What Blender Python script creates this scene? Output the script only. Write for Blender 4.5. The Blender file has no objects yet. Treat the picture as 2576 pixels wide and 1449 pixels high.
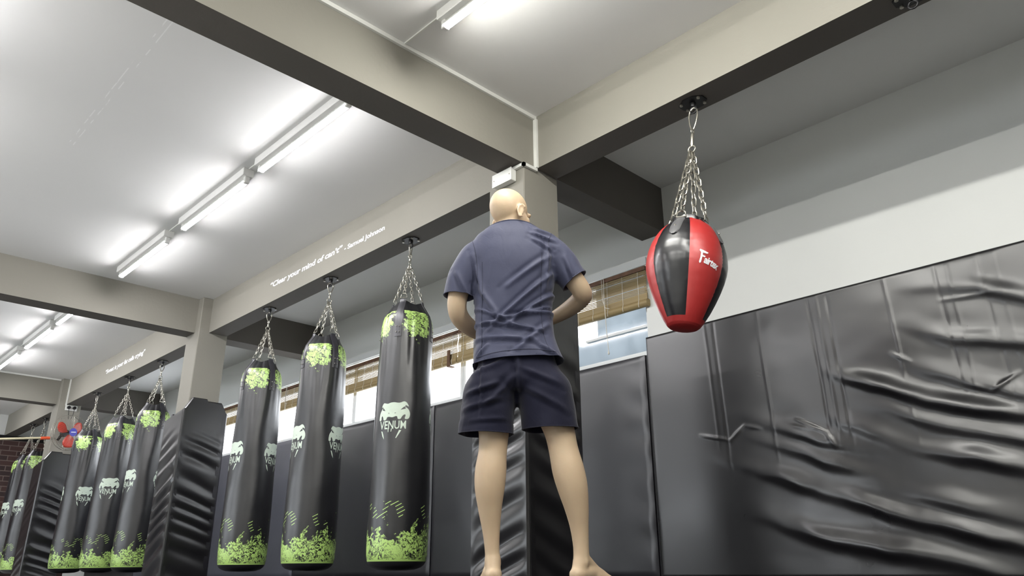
import bpy, bmesh, math, random
import numpy as np
from mathutils import Vector, Matrix, noise
PI = math.pi
rnd = random.Random(7)
SC = bpy.context.scene
COL = SC.collection

# ------------------------------------------------------------------ camera, world, exposure
cam_d = bpy.data.cameras.new('camera'); cam = bpy.data.objects.new('camera', cam_d); COL.objects.link(cam)
cam_d.sensor_width = 36; cam_d.lens = 36 * 1900.89 / 2576; cam_d.clip_start = .02
FW = Vector((-.669552, .654613, .350974)); RT = Vector((.697633, .716435, -.005375)); UP = Vector((.254968, -.241252, .93637))
M3 = Matrix((RT, UP, -FW)).transposed()
CAM = Vector((2.72788, -2.86809, .05))
cam.matrix_world = Matrix.Translation(CAM) @ M3.to_4x4()
SC.camera = cam
SC.view_settings.view_transform = 'Standard'; SC.view_settings.look = 'None'
SC.view_settings.gamma = 1; SC.view_settings.use_curve_mapping = False
SC.view_settings.exposure = 1.45
SC.cycles.max_bounces = 10; SC.cycles.diffuse_bounces = 6
w = bpy.data.worlds.new('daylight'); SC.world = w; w.use_nodes = True
w.node_tree.nodes['Background'].inputs[0].default_value = (.985, .99, 1, 1)
w.node_tree.nodes['Background'].inputs[1].default_value = 2.6
TUBE_POWER = 54.0

# ------------------------------------------------------------------ materials
def lin(c):
    return tuple(((v / 255) / 12.92 if v / 255 <= .04045 else ((v / 255 + .055) / 1.055) ** 2.4) for v in c) + (1,)
class NT:
    def __init__(s, name):
        s.m = bpy.data.materials.new(name); s.m.use_nodes = True; s.t = s.m.node_tree
        s.b = s.t.nodes['Principled BSDF']; s.out = s.t.nodes['Material Output']
    def n(s, ty, **k):
        q = s.t.nodes.new(ty)
        for a, v in k.items():
            if a.startswith('i_'):
                q.inputs[int(a[2:]) if a[2:].isdigit() else a[2:].replace('_', ' ')].default_value = v
            else: setattr(q, a, v)
        return q
    def l(s, a, b): s.t.links.new(a, b)
    def math(s, op, a, b=None, c=None, clamp=False):
        q = s.t.nodes.new('ShaderNodeMath'); q.operation = op; q.use_clamp = clamp
        for i, v in enumerate((a, b, c)):
            if v is None: continue
            if isinstance(v, (int, float)): q.inputs[i].default_value = v
            else: s.l(v, q.inputs[i])
        return q.outputs[0]
    def noise(s, vec, scale, detail=4, dist=0, rough=.5):
        q = s.n('ShaderNodeTexNoise'); q.inputs['Scale'].default_value = scale; q.inputs['Detail'].default_value = detail
        q.inputs['Distortion'].default_value = dist; q.inputs['Roughness'].default_value = rough
        if vec: s.l(vec, q.inputs['Vector'])
        return q.outputs['Fac']
    def coord(s, k='Object'): return s.n('ShaderNodeTexCoord').outputs[k]
    def mapping(s, vec, sc):
        q = s.n('ShaderNodeMapping'); q.inputs['Scale'].default_value = sc; s.l(vec, q.inputs['Vector']); return q.outputs[0]
    def mix(s, f, a, b):
        q = s.n('ShaderNodeMix', data_type='RGBA')
        if isinstance(f, (int, float)): q.inputs[0].default_value = f
        else: s.l(f, q.inputs[0])
        for i, v in ((6, a), (7, b)):
            if isinstance(v, tuple): q.inputs[i].default_value = v
            else: s.l(v, q.inputs[i])
        return q.outputs[2]
    def bump(s, h, strength, dist=.01):
        q = s.n('ShaderNodeBump'); q.inputs['Strength'].default_value = strength; q.inputs['Distance'].default_value = dist
        s.l(h, q.inputs['Height']); s.l(q.outputs[0], s.b.inputs['Normal'])
def mat(name, c, rough=.6, metal=0, spec=.5, var=0, vscale=3, bump=0, bscale=80, c2=None, stretch=None, coat=0):
    t = NT(name); b = t.b
    b.inputs['Base Color'].default_value = lin(c); b.inputs['Roughness'].default_value = rough
    b.inputs['Metallic'].default_value = metal; b.inputs['Specular IOR Level'].default_value = spec
    b.inputs['Coat Weight'].default_value = coat
    v = t.coord()
    if stretch: v = t.mapping(v, stretch)
    if var or c2:
        f = t.noise(v, vscale, 5)
        f = t.math('MULTIPLY_ADD', f, 2.2, -.6, clamp=True)
        cc = c2 or tuple(x * (1 - var) for x in c)
        t.l(t.mix(f, lin(c), lin(cc)), b.inputs['Base Color'])
    else:
        f = t.noise(v, 6, 3); t.l(t.mix(f, lin(c), lin(tuple(x * .96 for x in c))), b.inputs['Base Color'])
    if bump:
        t.bump(t.noise(v, bscale, 4), bump)
    return t.m
M = {}
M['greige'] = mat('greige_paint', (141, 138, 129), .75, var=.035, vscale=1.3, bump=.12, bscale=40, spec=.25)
M['wallpaint'] = mat('white_wall_paint', (226, 228, 226), .75, var=.02, vscale=1, bump=.08, bscale=30, spec=.25)
M['whiteplastic'] = mat('white_plastic', (228, 229, 224), .4)
M['batten'] = mat('white_enamel', (235, 235, 232), .35)
M['floor'] = mat('pale_bounce_floor', (200, 200, 198), .6, var=.02, bump=.05)  # floor lightened so it bounces light onto ceiling and beams
M['floor_dark'] = mat('black_floor_mat', (34, 34, 38), .6, var=.15, bump=.1)
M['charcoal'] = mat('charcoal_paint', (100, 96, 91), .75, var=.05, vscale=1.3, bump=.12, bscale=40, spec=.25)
M['steel'] = mat('galvanised_steel', (196, 192, 180), .3, metal=.85, var=.2, vscale=30)
M['blackmetal'] = mat('black_metal', (26, 25, 27), .45, metal=.3)
M['frame'] = mat('white_window_frame', (225, 228, 228), .4)
M['white'] = mat('white_vinyl_letters', (246, 246, 250), .5)
M['logo'] = mat('pale_print', (206, 220, 204), .5, var=.05, vscale=30)
M['rope'] = mat('tan_rope', (206, 198, 166), .9, bump=.6, bscale=120)
M['orange'] = mat('orange_tape', (226, 92, 52), .6)
M['red_blade'] = mat('red_translucent_plastic', (196, 62, 46), .4)
M['bluehub'] = mat('blue_plastic', (44, 48, 170), .4)
M['railwood'] = mat('reddish_wood', (122, 88, 66), .6, var=.2, vscale=20)
M['brown'] = mat('brown_webbing', (96, 70, 50), .8)
M['cord'] = mat('white_cord', (226, 222, 212), .7)
M['outdoor'] = mat('pale_wall_outside', (215, 220, 225), .8)
# ceiling: off-white with trowel marks and one cracked seam
t = NT('ceiling_plaster'); v = t.coord()
f = t.noise(v, .9, 4); base = t.mix(f, lin((228, 228, 226)), lin((219, 219, 218)))
sx = t.n('ShaderNodeSeparateXYZ'); t.l(v, sx.inputs[0])
d1 = t.math('ABSOLUTE', t.math('ADD', sx.outputs[1], 1.928)); d2 = t.math('ABSOLUTE', t.math('ADD', sx.outputs[1], 1.955))
ln_ = t.math('LESS_THAN', t.math('MINIMUM', d1, d2), .003)
nz = t.math('GREATER_THAN', t.noise(t.mapping(v, (3, 9, 3)), 3, 6), .5)
inx = t.math('MULTIPLY', t.math('GREATER_THAN', sx.outputs[0], -2.3), t.math('LESS_THAN', sx.outputs[0], -.2))
msk = t.math('MULTIPLY', t.math('MULTIPLY', ln_, nz), inx)
t.l(t.mix(t.math('MULTIPLY', msk, .6), base, lin((246, 246, 246))), t.b.inputs['Base Color'])
t.b.inputs['Roughness'].default_value = .8; t.b.inputs['Specular IOR Level'].default_value = .2
t.bump(t.noise(t.mapping(v, (1, 2.2, 1)), 4, 4, .6), .08, .012); M['ceiling'] = t.m
# vinyls
def vinyl(name, c, rough, bump=.12):
    t = NT(name); v = t.coord(); t.b.inputs['Base Color'].default_value = lin(c)
    f = t.noise(v, 4, 5)
    r = t.math('MULTIPLY_ADD', f, .12, rough - .06); t.l(r, t.b.inputs['Roughness'])
    t.l(t.mix(t.noise(v, 2.5, 5), lin(c), lin(tuple(min(255, x * 1.15) for x in c))), t.b.inputs['Base Color'])
    t.b.inputs['IOR'].default_value = 1.75; t.b.inputs['Specular IOR Level'].default_value = .5
    h = t.math('MULTIPLY_ADD', t.noise(v, 7, 3), 1, t.math('MULTIPLY', t.noise(v, 260, 2), .04))
    t.bump(h, bump, .02); return t.m
M['vinyl'] = vinyl('black_vinyl', (23, 22, 29), .36, .04)
M['vinyl_gloss'] = vinyl('glossy_black_vinyl', (18, 17, 20), .30, .02)
M['vinyl_grey'] = vinyl('dark_grey_vinyl', (72, 73, 84), .42)
M['strap'] = vinyl('black_strap_vinyl', (40, 39, 45), .4)
M['tab'] = vinyl('grey_black_leather_tab', (92, 92, 94), .3)
M['red'] = vinyl('red_leatherette', (166, 38, 37), .42, .2)
M['pearblack'] = vinyl('black_leatherette', (24, 24, 28), .31, .08)
# heavy bag: black vinyl with lime splatter at the bottom and between the top straps
t = NT('splattered_bag_vinyl'); v = t.coord(); s = t.n('ShaderNodeSeparateXYZ'); t.l(v, s.inputs[0]); X_, Y_, Z_ = s.outputs
geo = v
nA = t.noise(geo, 6, 8, 1.2, .62); nB = t.noise(geo, 22, 7, 1.6, .65); nC = t.noise(geo, 34, 6, 1.0, .6)
sm = t.math('MULTIPLY_ADD', nB, .7, t.math('MULTIPLY', nA, .9))
hb = t.math('MULTIPLY', t.math('SUBTRACT', .25, Z_), 1.9)                       # solid low, broken up higher
lowm = t.math('GREATER_THAN', t.math('ADD', sm, t.math('MINIMUM', hb, .30)), .86)
vein = t.math('LESS_THAN', t.math('ABSOLUTE', t.math('SUBTRACT', nC, .5)), t.math('MULTIPLY', t.math('SUBTRACT', nA, .40), .2))
blob = t.math('GREATER_THAN', t.noise(geo, 13, 6, .8, .6), .60)
holes = t.math('SUBTRACT', 1, t.math('MAXIMUM', vein, blob))
holes2 = t.math('MAXIMUM', holes, t.math('LESS_THAN', Z_, .063))
low = t.math('MULTIPLY', t.math('MULTIPLY', lowm, holes2), t.math('MULTIPLY', t.math('GREATER_THAN', Z_, .052), t.math('LESS_THAN', Z_, .46)))
# slanted dashes above the splatter
ang = t.math('ARCTAN2', Y_, X_)
dd = t.math('SINE', t.math('MULTIPLY_ADD', Z_, 260, t.math('MULTIPLY', ang, -26)))
dm = t.math('MULTIPLY', t.math('GREATER_THAN', dd, .8), t.math('GREATER_THAN', t.noise(t.mapping(v, (9, 9, 5)), 1.2, 2), .55))
dash = t.math('MULTIPLY', dm, t.math('MULTIPLY', t.math('GREATER_THAN', Z_, .3), t.math('LESS_THAN', Z_, .40)))
# top patches, centred between the four straps
q = t.math('ABSOLUTE', t.math('SINE', t.math('MULTIPLY', ang, 2)))
tz = t.math('MULTIPLY', t.math('SUBTRACT', Z_, 1.47), 2.6)
top = t.math('GREATER_THAN', t.math('ADD', t.math('ADD', sm, t.math('MINIMUM', tz, .2)), t.math('MULTIPLY', t.math('SUBTRACT', q, .6), .4)), .93)
top = t.math('MULTIPLY', t.math('MULTIPLY', top, holes), t.math('MULTIPLY', t.math('GREATER_THAN', Z_, 1.38), t.math('LESS_THAN', Z_, 1.645)))
allm = t.math('MAXIMUM', t.math('MAXIMUM', low, dash), top, clamp=True)
t.l(t.mix(allm, lin((20, 20, 24)), lin((186, 222, 124))), t.b.inputs['Base Color'])
t.l(t.math('MULTIPLY_ADD', t.noise(v, 5, 4), .12, .27), t.b.inputs['Roughness']); t.b.inputs['IOR'].default_value = 1.75
t.bump(t.math('MULTIPLY_ADD', t.noise(v, 6, 3), 1, t.math('MULTIPLY', t.noise(v, 240, 2), .05)), .12, .02); M['bag'] = t.m
# brick wallpaper
t = NT('dark_brick_wallpaper'); v = t.coord(); s = t.n('ShaderNodeSeparateXYZ'); t.l(v, s.inputs[0]); cb = t.n('ShaderNodeCombineXYZ')
t.l(s.outputs[1], cb.inputs[0]); t.l(s.outputs[2], cb.inputs[1])
br = t.n('ShaderNodeTexBrick'); t.l(cb.outputs[0], br.inputs['Vector'])
for k, val in (('Color1', lin((52, 37, 36))), ('Color2', lin((78, 52, 47))), ('Mortar', lin((112, 98, 92))), ('Scale', 1), ('Mortar Size', .007), ('Brick Width', .24), ('Row Height', .085), ('Bias', 0)):
    br.inputs[k].default_value = val
t.l(br.outputs[0], t.b.inputs['Base Color']); t.b.inputs['Roughness'].default_value = .7; M['brick'] = t.m
# bamboo
t = NT('bamboo_slats'); v = t.coord()
f = t.noise(t.mapping(v, (2, 2, 90)), 1, 3); g = t.noise(t.mapping(v, (1.2, 2, 300)), 1, 3)
t.l(t.mix(f, t.mix(g, lin((92, 70, 42)), lin((144, 122, 80))), lin((164, 146, 102))), t.b.inputs['Base Color'])
t.b.inputs['Roughness'].default_value = .6; t.b.inputs['Transmission Weight'].default_value = 0; M['bamboo'] = t.m
# glass
def glass(name, frost):
    t = NT(name); t.t.nodes.remove(t.b)
    tr = t.n('ShaderNodeBsdfTransparent'); tr.inputs[0].default_value = (.96, .98, 1, 1)
    gl = t.n('ShaderNodeBsdfGlossy'); gl.inputs['Roughness'].default_value = .05
    mx = t.n('ShaderNodeMixShader'); mx.inputs[0].default_value = .06
    t.l(tr.outputs[0], mx.inputs[1]); t.l(gl.outputs[0], mx.inputs[2]); last = mx
    if frost:
        v = t.coord(); f = t.noise(t.mapping(v, (3, 3, 1.5)), 2.2, 4)
        d = t.n('ShaderNodeBsdfTranslucent'); t.l(t.mix(f, lin((112, 118, 122)), lin((146, 151, 154))), d.inputs[0])
        m2 = t.n('ShaderNodeMixShader'); m2.inputs[0].default_value = .93
        t.l(mx.outputs[0], m2.inputs[1]); t.l(d.outputs[0], m2.inputs[2]); last = m2
    t.l(last.outputs[0], t.out.inputs[0]); return t.m
M['glass'] = glass('clear_glass', False); M['frosted'] = glass('frosted_glass', True)
# lamp tube
def lamp_mat(name, c, k=1):
    t = NT(name); t.b.inputs['Base Color'].default_value = (1, 1, 1, 1)
    t.b.inputs['Emission Color'].default_value = c; t.b.inputs['Emission Strength'].default_value = TUBE_POWER * k; return t.m
M['tube_cool'] = lamp_mat('lit_tube_cool', (1, .985, 1.0, 1)); M['tube_warm'] = lamp_mat('lit_tube_neutral', (1, .985, .93, 1), 1.3)
# skin and cloth
t = NT('skin'); v = t.coord(); f = t.noise(v, 9, 4)
t.l(t.mix(f, lin((202, 179, 150)), lin((192, 167, 138))), t.b.inputs['Base Color']); t.b.inputs['Roughness'].default_value = .48
t.b.inputs['Subsurface Weight'].default_value = .12; t.b.inputs['Subsurface Radius'].default_value = (.02, .008, .004); t.b.inputs['Subsurface Scale'].default_value = .5
t.bump(t.noise(v, 130, 3), .08, .004); M['skin'] = t.m
def cloth(name, c, c2, rough):
    t = NT(name); v = t.coord(); f = t.noise(v, 5, 4)
    t.l(t.mix(f, lin(c), lin(c2)), t.b.inputs['Base Color']); t.b.inputs['Roughness'].default_value = rough
    t.b.inputs['Sheen Weight'].default_value = .15; t.b.inputs['Specular IOR Level'].default_value = .3
    h = t.math('MULTIPLY_ADD', t.noise(t.mapping(v, (1, 1, .6)), 14, 4, 1.5), 1, t.math('MULTIPLY', t.noise(v, 420, 2), .06))
    t.bump(h, .22, .01); return t.m
M['shirt'] = cloth('slate_blue_jersey', (64, 67, 90), (55, 58, 80), .62)
M['shorts'] = cloth('navy_twill', (13, 15, 42), (10, 11, 33), .8)
M['eye'] = mat('eye_white', (235, 230, 225), .2)

# ------------------------------------------------------------------ mesh helpers
class MB:
    def __init__(s): s.v = []; s.f = []
    def add(s, vs, fs):
        o = len(s.v); s.v += [tuple(p) for p in vs]; s.f += [tuple(i + o for i in f) for f in fs]; return s
    def box(s, a, b):
        x0, y0, z0 = a; x1, y1, z1 = b
        return s.add([(x0, y0, z0), (x1, y0, z0), (x1, y1, z0), (x0, y1, z0), (x0, y0, z1), (x1, y0, z1), (x1, y1, z1), (x0, y1, z1)],
                     [(0, 3, 2, 1), (4, 5, 6, 7), (0, 1, 5, 4), (1, 2, 6, 5), (2, 3, 7, 6), (3, 0, 4, 7)])
    def rings(s, rings, cap=True, closed=False):
        n = len(rings[0]); vs = [p for r in rings for p in r]; fs = []
        m = len(rings)
        for i in range(m if closed else m - 1):
            a = i * n; b = ((i + 1) % m) * n
            for j in range(n):
                k = (j + 1) % n; fs.append((a + j, a + k, b + k, b + j))
        if cap and not closed:
            fs.append(tuple(range(n - 1, -1, -1))); fs.append(tuple((m - 1) * n + j for j in range(n)))
        return s.add(vs, fs)
    def tube(s, pts, r, n=10, closed=False, cap=True, squash=None):
        pts = [Vector(p) for p in pts]; m = len(pts); rr = r if isinstance(r, (list, tuple)) else [r] * m
        up = None; out = []
        for i, p in enumerate(pts):
            a = pts[(i - 1) % m] if (closed or i) else p; b = pts[(i + 1) % m] if (closed or i < m - 1) else p
            d = (b - a).normalized()
            if up is None:
                up = Vector((0, 0, 1)) if abs(d.z) < .9 else Vector((1, 0, 0))
                up = (up - d * up.dot(d)).normalized()
            else:
                u2 = up - d * up.dot(d); up = u2.normalized() if u2.length > 1e-6 else up
            sd = d.cross(up)
            kx, ky = squash or (1, 1)
            out.append([p + (up * math.cos(2 * PI * j / n) * kx + sd * math.sin(2 * PI * j / n) * ky) * rr[i] for j in range(n)])
        return s.rings(out, cap, closed)
    def lathe(s, prof, n=32, cen=(0, 0, 0), f=None):
        out = []
        for (r, z) in prof:
            ring = []
            for j in range(n):
                th = 2 * PI * j / n; q = f(th, r, z) if f else (r, z)
                ring.append((cen[0] + q[0] * math.cos(th), cen[1] + q[0] * math.sin(th), cen[2] + q[1]))
            out.append(ring)
        return s.rings(out)
    def ell(s, c, r, rot=None, n=20, m=12):
        rings = []
        for i in range(1, m):
            ph = PI * i / m
            rings.append([Vector((r[0] * math.sin(ph) * math.cos(2 * PI * j / n), r[1] * math.sin(ph) * math.sin(2 * PI * j / n), -r[2] * math.cos(ph))) for j in range(n)])
        if rot: rings = [[rot @ p for p in q] for q in rings]
        return s.rings([[Vector(c) + p for p in q] for q in rings])
    def mesh(s, name, smooth=True):
        me = bpy.data.meshes.new(name); me.from_pydata(s.v, [], s.f); me.update()
        bm = bmesh.new(); bm.from_mesh(me); bmesh.ops.recalc_face_normals(bm, faces=bm.faces)
        if smooth:
            for e in bm.edges: e.smooth = not (len(e.link_faces) == 2 and e.calc_face_angle(0) > math.radians(38))
            for f in bm.faces: f.smooth = True
        bm.to_mesh(me); bm.free(); return me
    def build(s, name, m, parent=None, smooth=True):
        return mk(name, s.mesh(name, smooth), m, parent)
def mk(name, me, m, parent=None):
    o = bpy.data.objects.new(name, me); COL.objects.link(o)
    if m is not None and not len(me.materials): me.materials.append(M[m] if isinstance(m, str) else m)
    if parent is not None: o.parent = parent
    return o
def tag(o, label=None, cat=None, group=None, kind=None):
    for k, v in (('label', label), ('category', cat), ('group', group), ('kind', kind)):
        if v: o[k] = v
    return o
def empty(name, loc=(0, 0, 0), rz=0):
    o = bpy.data.objects.new(name, None); COL.objects.link(o); o.location = loc; o.rotation_euler.z = rz; o.empty_display_size = .1; return o
def copy_tree(o, parent=None):
    c = o.copy(); COL.objects.link(c)
    if parent is not None: c.parent = parent
    for ch in [x for x in list(bpy.data.objects) if x.parent == o]: copy_tree(ch, c)
    return c
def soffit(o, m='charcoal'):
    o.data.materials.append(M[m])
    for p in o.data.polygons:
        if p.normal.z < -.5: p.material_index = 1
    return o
def struct(name, mb, m, label, cat, parent=None, smooth=False):
    return tag(mb.build(name, m, parent, smooth), label, cat, None, 'structure')
def sm(a, b, x): 
    q = max(0, min(1, (x - a) / (b - a))); return q * q * (3 - 2 * q)
def bevel(o, w, seg=2):
    bm = bmesh.new(); bm.from_mesh(o.data)
    bmesh.ops.bevel(bm, geom=[e for e in bm.edges if e.calc_face_angle(0) > .5], offset=w, segments=seg, affect='EDGES', profile=.5)
    for f in bm.faces: f.smooth = False
    bm.to_mesh(o.data); bm.free(); return o

# ------------------------------------------------------------------ room shell
HB, HC = 2.286, 2.641
WY = 1.314; XL, XR = -12.75, 6.5; YN = -9.2
COLX = [0, -4.522, -9.195, 4.6]
fb = MB().box((XL, YN, -.1), (XR, WY + .2, 0)); struct('floor', fb, 'floor', 'gym floor made pale to bounce light up to the ceiling', 'floor')
struct('floor_border', MB().box((-9, -2.4, .0), (XR, WY, .004)), 'floor_dark', 'black floor mat strip along the padded wall', 'floor')
cb = MB().box((XL, YN, HC), (XR, WY + .2, HC + .12)); struct('ceiling', cb, 'ceiling', 'off-white plastered ceiling between the beams', 'ceiling')
# window wall with its opening strip
wt, wb_ = 2.085, 1.45
WX0, WX1 = -8.9, -.2
wm = MB()
wm.box((XL, WY, 0), (XR, WY + .16, wb_)).box((XL, WY, wt), (XR, WY + .16, HC)).box((WX1, WY, wb_), (XR, WY + .16, wt)).box((XL, WY, wb_), (WX0, WY + .16, wt))
struct('wall_back', wm, 'wallpaint', 'white painted wall behind the black mats, windows high in it', 'wall')
struct('wall_left', MB().box((XL - .15, YN, 0), (XL, WY + .16, HC)), 'wallpaint', 'pale end wall beyond the far column', 'wall')
struct('wall_front', MB().box((XL, YN - .15, 0), (XR, YN, .5)).box((XL, YN - .15, 2.2), (XR, YN, HC)).box((-2.0, YN - .15, .5), (XR, YN, 2.2)).box((XL, YN - .15, .5), (-2.0, YN, .9)), 'wallpaint', 'white wall on the camera side of the gym', 'wall')
struct('wall_right', MB().box((XR, YN, 0), (XR + .15, WY + .16, HC)), 'wallpaint', 'white wall at the near end of the gym', 'wall')
bw = MB().box((XL + .002, -4.5, 0), (XL + .02, WY - .002, 2.215)); tag(bw.build('brick_wallpaper', 'brick', None, False), 'dark brown brick-pattern wallpaper on the end wall', 'wallpaper', None, 'structure')
bk = MB().box((XL + .002, -4.5, 2.216), (XL + .05, WY - .002, 2.29)); tag(bk.build('trim_1', 'blackmetal', None, False), 'black band above the brick wallpaper', 'trim', None, 'structure')
# main beams (along the bag line) and cross beams
for k, y0 in enumerate((0, -5.4)):
    for i, (x0, x1) in enumerate(((XL, -9.195 - .3), (-9.195, -4.522 - .3), (-4.522, -.291), (0, 4.31), (4.6, XR))):
        b = MB().box((x0, y0, HB), (x1, y0 + .179, HC + .001))
        if k == 0:
            lab = ['greige painted ceiling beam between the fan column and the brick wall', 'greige ceiling beam with the shorter white quote, three bags under it', 'greige ceiling beam with the mind quote and a name, three bags under it', 'greige ceiling beam from which the red and black bag hangs', 'greige ceiling beam past the near column'][i]
        else: lab = 'greige ceiling beam of the parallel row behind the camera'
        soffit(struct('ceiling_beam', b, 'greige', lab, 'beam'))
for i, (x0, x1) in enumerate(((-.197, 0), (-4.832, -4.621), (-9.5, -9.294), (4.4, 4.6))):
    b = MB().box((x0, YN, HB + .002), (x1, .0, HC + .001))
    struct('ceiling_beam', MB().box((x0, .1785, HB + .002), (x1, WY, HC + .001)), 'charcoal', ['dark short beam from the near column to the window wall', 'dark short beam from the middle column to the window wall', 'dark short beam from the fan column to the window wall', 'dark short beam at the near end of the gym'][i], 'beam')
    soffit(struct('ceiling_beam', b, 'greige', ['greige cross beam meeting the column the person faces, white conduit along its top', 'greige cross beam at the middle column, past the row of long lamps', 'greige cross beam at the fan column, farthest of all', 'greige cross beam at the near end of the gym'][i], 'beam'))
for i, cx in enumerate(COLX):
    b = MB().box((cx - .296, -.1, 0), (cx, .191, HB if i == 0 else HC))
    c = struct('column', b, 'greige', ['square greige column the person faces, topped by a white box', 'square greige column between the two groups of bags', 'square greige column carrying the wall fan', 'square greige column at the near end'][i], 'column')
    bevel(c, .006, 1)
for cx in COLX:
    struct('column', MB().box((cx - .296, -5.5, 0), (cx, -5.2, HC)), 'greige', 'square greige column of the row behind the camera', 'column')

# ------------------------------------------------------------------ windows: frames, panes
def win(i, x0, x1, mulls, lab, frosted=None, bar=None):
    f = MB(); y0, y1 = WY + .035, WY + .085; t_ = .03
    f.box((x0, y0, wb_), (x1, y1, wb_ + t_)); f.box((x0, y0, wt - t_), (x1, y1, wt))
    f.box((x0, y0, wb_ + t_), (x0 + t_, y1, wt - t_)); f.box((x1 - t_, y0, wb_ + t_), (x1, y1, wt - t_))
    for m_ in mulls: f.box((m_ - .03, y0 - .01, wb_ + t_), (m_ + .03, y1, wt - t_))
    if bar: f.box((bar[0], y0 + .005, bar[2]), (bar[1], y1 - .01, bar[2] + .016))
    w_ = struct('window_%d' % i, f, 'frame', lab, 'window')
    g = MB().box((x0 + .01, WY + .058, wb_ + .01), (x1 - .01, WY + .062, wt - .01)); g.build('pane', 'glass', w_, False)
    if frosted:
        h = MB()
        a, b, c, d = frosted   # frosted film leaves the upper corner of the first pane clear
        h.box((a, WY + .066, wb_ + .02), (b, WY + .070, c)); h.box((d, WY + .066, c), (b, WY + .070, wt - .02))
        tag(h.build('frosted_pane', 'frosted', w_, False), 'frosted lower pane')
    return w_
win(1, -1.15, WX1, [], 'white framed window with frosted glass beside the big black mat', (-1.13, -.215, 1.665, -.70), (-.80, -.215, 1.655))
win(2, -2.2, -1.16, [], 'white framed window behind the person')
win(3, -3.26, -2.21, [-2.75], 'white framed bright window between the nearest green and black bag and the person')
win(4, -4.6, -3.27, [-3.9], 'white framed bright window between the second and third bags from the person')
win(5, -5.75, -4.84, [], 'white framed bright window seen between the second and third bags')
win(6, -7.2, -5.76, [-6.5], 'white framed bright window beside the middle column')
win(7, WX0, -7.21, [-8.1], 'white framed window behind the middle column')
fw_ = MB(); xx = XL
while xx < -2.0: fw_.box((xx, YN - .12, .9), (xx + .05, YN - .04, 2.2)); xx += 1.5
w8 = struct('window_8', fw_, 'frame', 'unseen white framed glazing added on the street side to let in fill light', 'window')  # glazing added out of view, lets in fill daylight
MB().box((XL, YN - .085, .9), (-2.0, YN - .08, 2.2)).build('pane', 'glass', w8, False)
struct('trim_2', MB().box((WX0, WY - .014, wt + .01), (WX1 + .03, WY, wt + .065)), 'frame', 'white rail along the top of the window strip', 'trim')
struct('trim_3', MB().box((WX0, WY - .012, wb_ - .015), (WX1, WY + .04, wb_ + .004)), 'frame', 'white sill under the window strip', 'trim')

# ------------------------------------------------------------------ bamboo blinds
def blind(x0, x1, zt, zb, lab, strap=None, cords=()):
    root = empty('bamboo_blind', ((x0 + x1) / 2, WY - .03, zb)); L = (x1 - x0) / 2; H = zt - zb
    tag(root, lab, 'blind', 'bamboo blinds on the window strip')
    s = MB(); z = .05; k = 0
    while z < H - .02:
        hgt = .0085; yy = .004 * math.sin(k * .5); s.box((-L, yy - .0015, z), (L, yy + .0015, z + hgt)); z += .0105 if k % 8 else .0135; k += 1
    s.build('slats', 'bamboo', root, False)
    r = MB(); n = 12
    r.tube([(-L, .01, .03), (L, .01, .03)], .028, 14); r.box((-L, -.004, .05), (L, .0, .1)); r.build('rolled_slats', 'bamboo', root)
    h = MB().box((-L, -.012, H - .03), (L, .02, H)); h.build('head_rail', 'railwood', root, False)
    nx = max(3, int(2 * L / .13))
    for i in range(nx):
        x = -L + (i + .5) * 2 * L / nx
        q = MB().tube([(x, -.004, H - .03), (x, -.006, H * .6), (x, -.006, .06), (x + .004, -.02, .03), (x, -.012, .004)], .0017, 5)
        q.build('warp_cord', 'cord', root)
    if strap is not None:
        a = MB(); x = strap - (x0 + x1) / 2
        a.box((x - .018, -.03, -.012), (x + .018, -.022, .13)); a.box((x - .018, -.03, -.02), (x + .018, .03, -.012)); a.build('strap', 'brown', root, False)
    if cords:
        c = MB()
        for cx, zl in cords:
            x = cx - (x0 + x1) / 2
            c.tube([(x, -.02, H), (x + .004, -.03, H * .5), (x + .012, -.03, -.1), (x + .02, -.028, zl - zb + .03), (x + .02, -.028, zl - zb)], .003, 6)
            c.ell((x + .02, -.028, zl - zb), (.007, .007, .013), n=8, m=6)
        c.tube([(x - .02, -.02, H), (x - .012, -.028, H * .45), (x + .02, -.04, .06), (x + .05, -.03, .05)], .0025, 6)
        c.build('pull_cord', 'cord', root)
    return root
blind(-1.14, -.165, 2.075, 1.775, 'bamboo blind above the frosted window beside the red and black bag', None, ((-.53, 1.50),))
blind(-2.2, -1.17, 2.06, 1.76, 'bamboo blind behind the person')
blind(-3.25, -2.21, 2.06, 1.76, 'bamboo blind just right of the nearest green and black bag', -2.30)
blind(-4.59, -3.3, 2.055, 1.765, 'bamboo blind between the second and third bags from the person')
blind(-5.74, -4.86, 2.06, 1.80, 'bamboo blind seen between the two bags nearest the middle column', None, ((-5.22, 1.44),))
blind(-7.19, -5.79, 2.06, 1.82, 'bamboo blind beside the middle column', -6.9)

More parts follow.
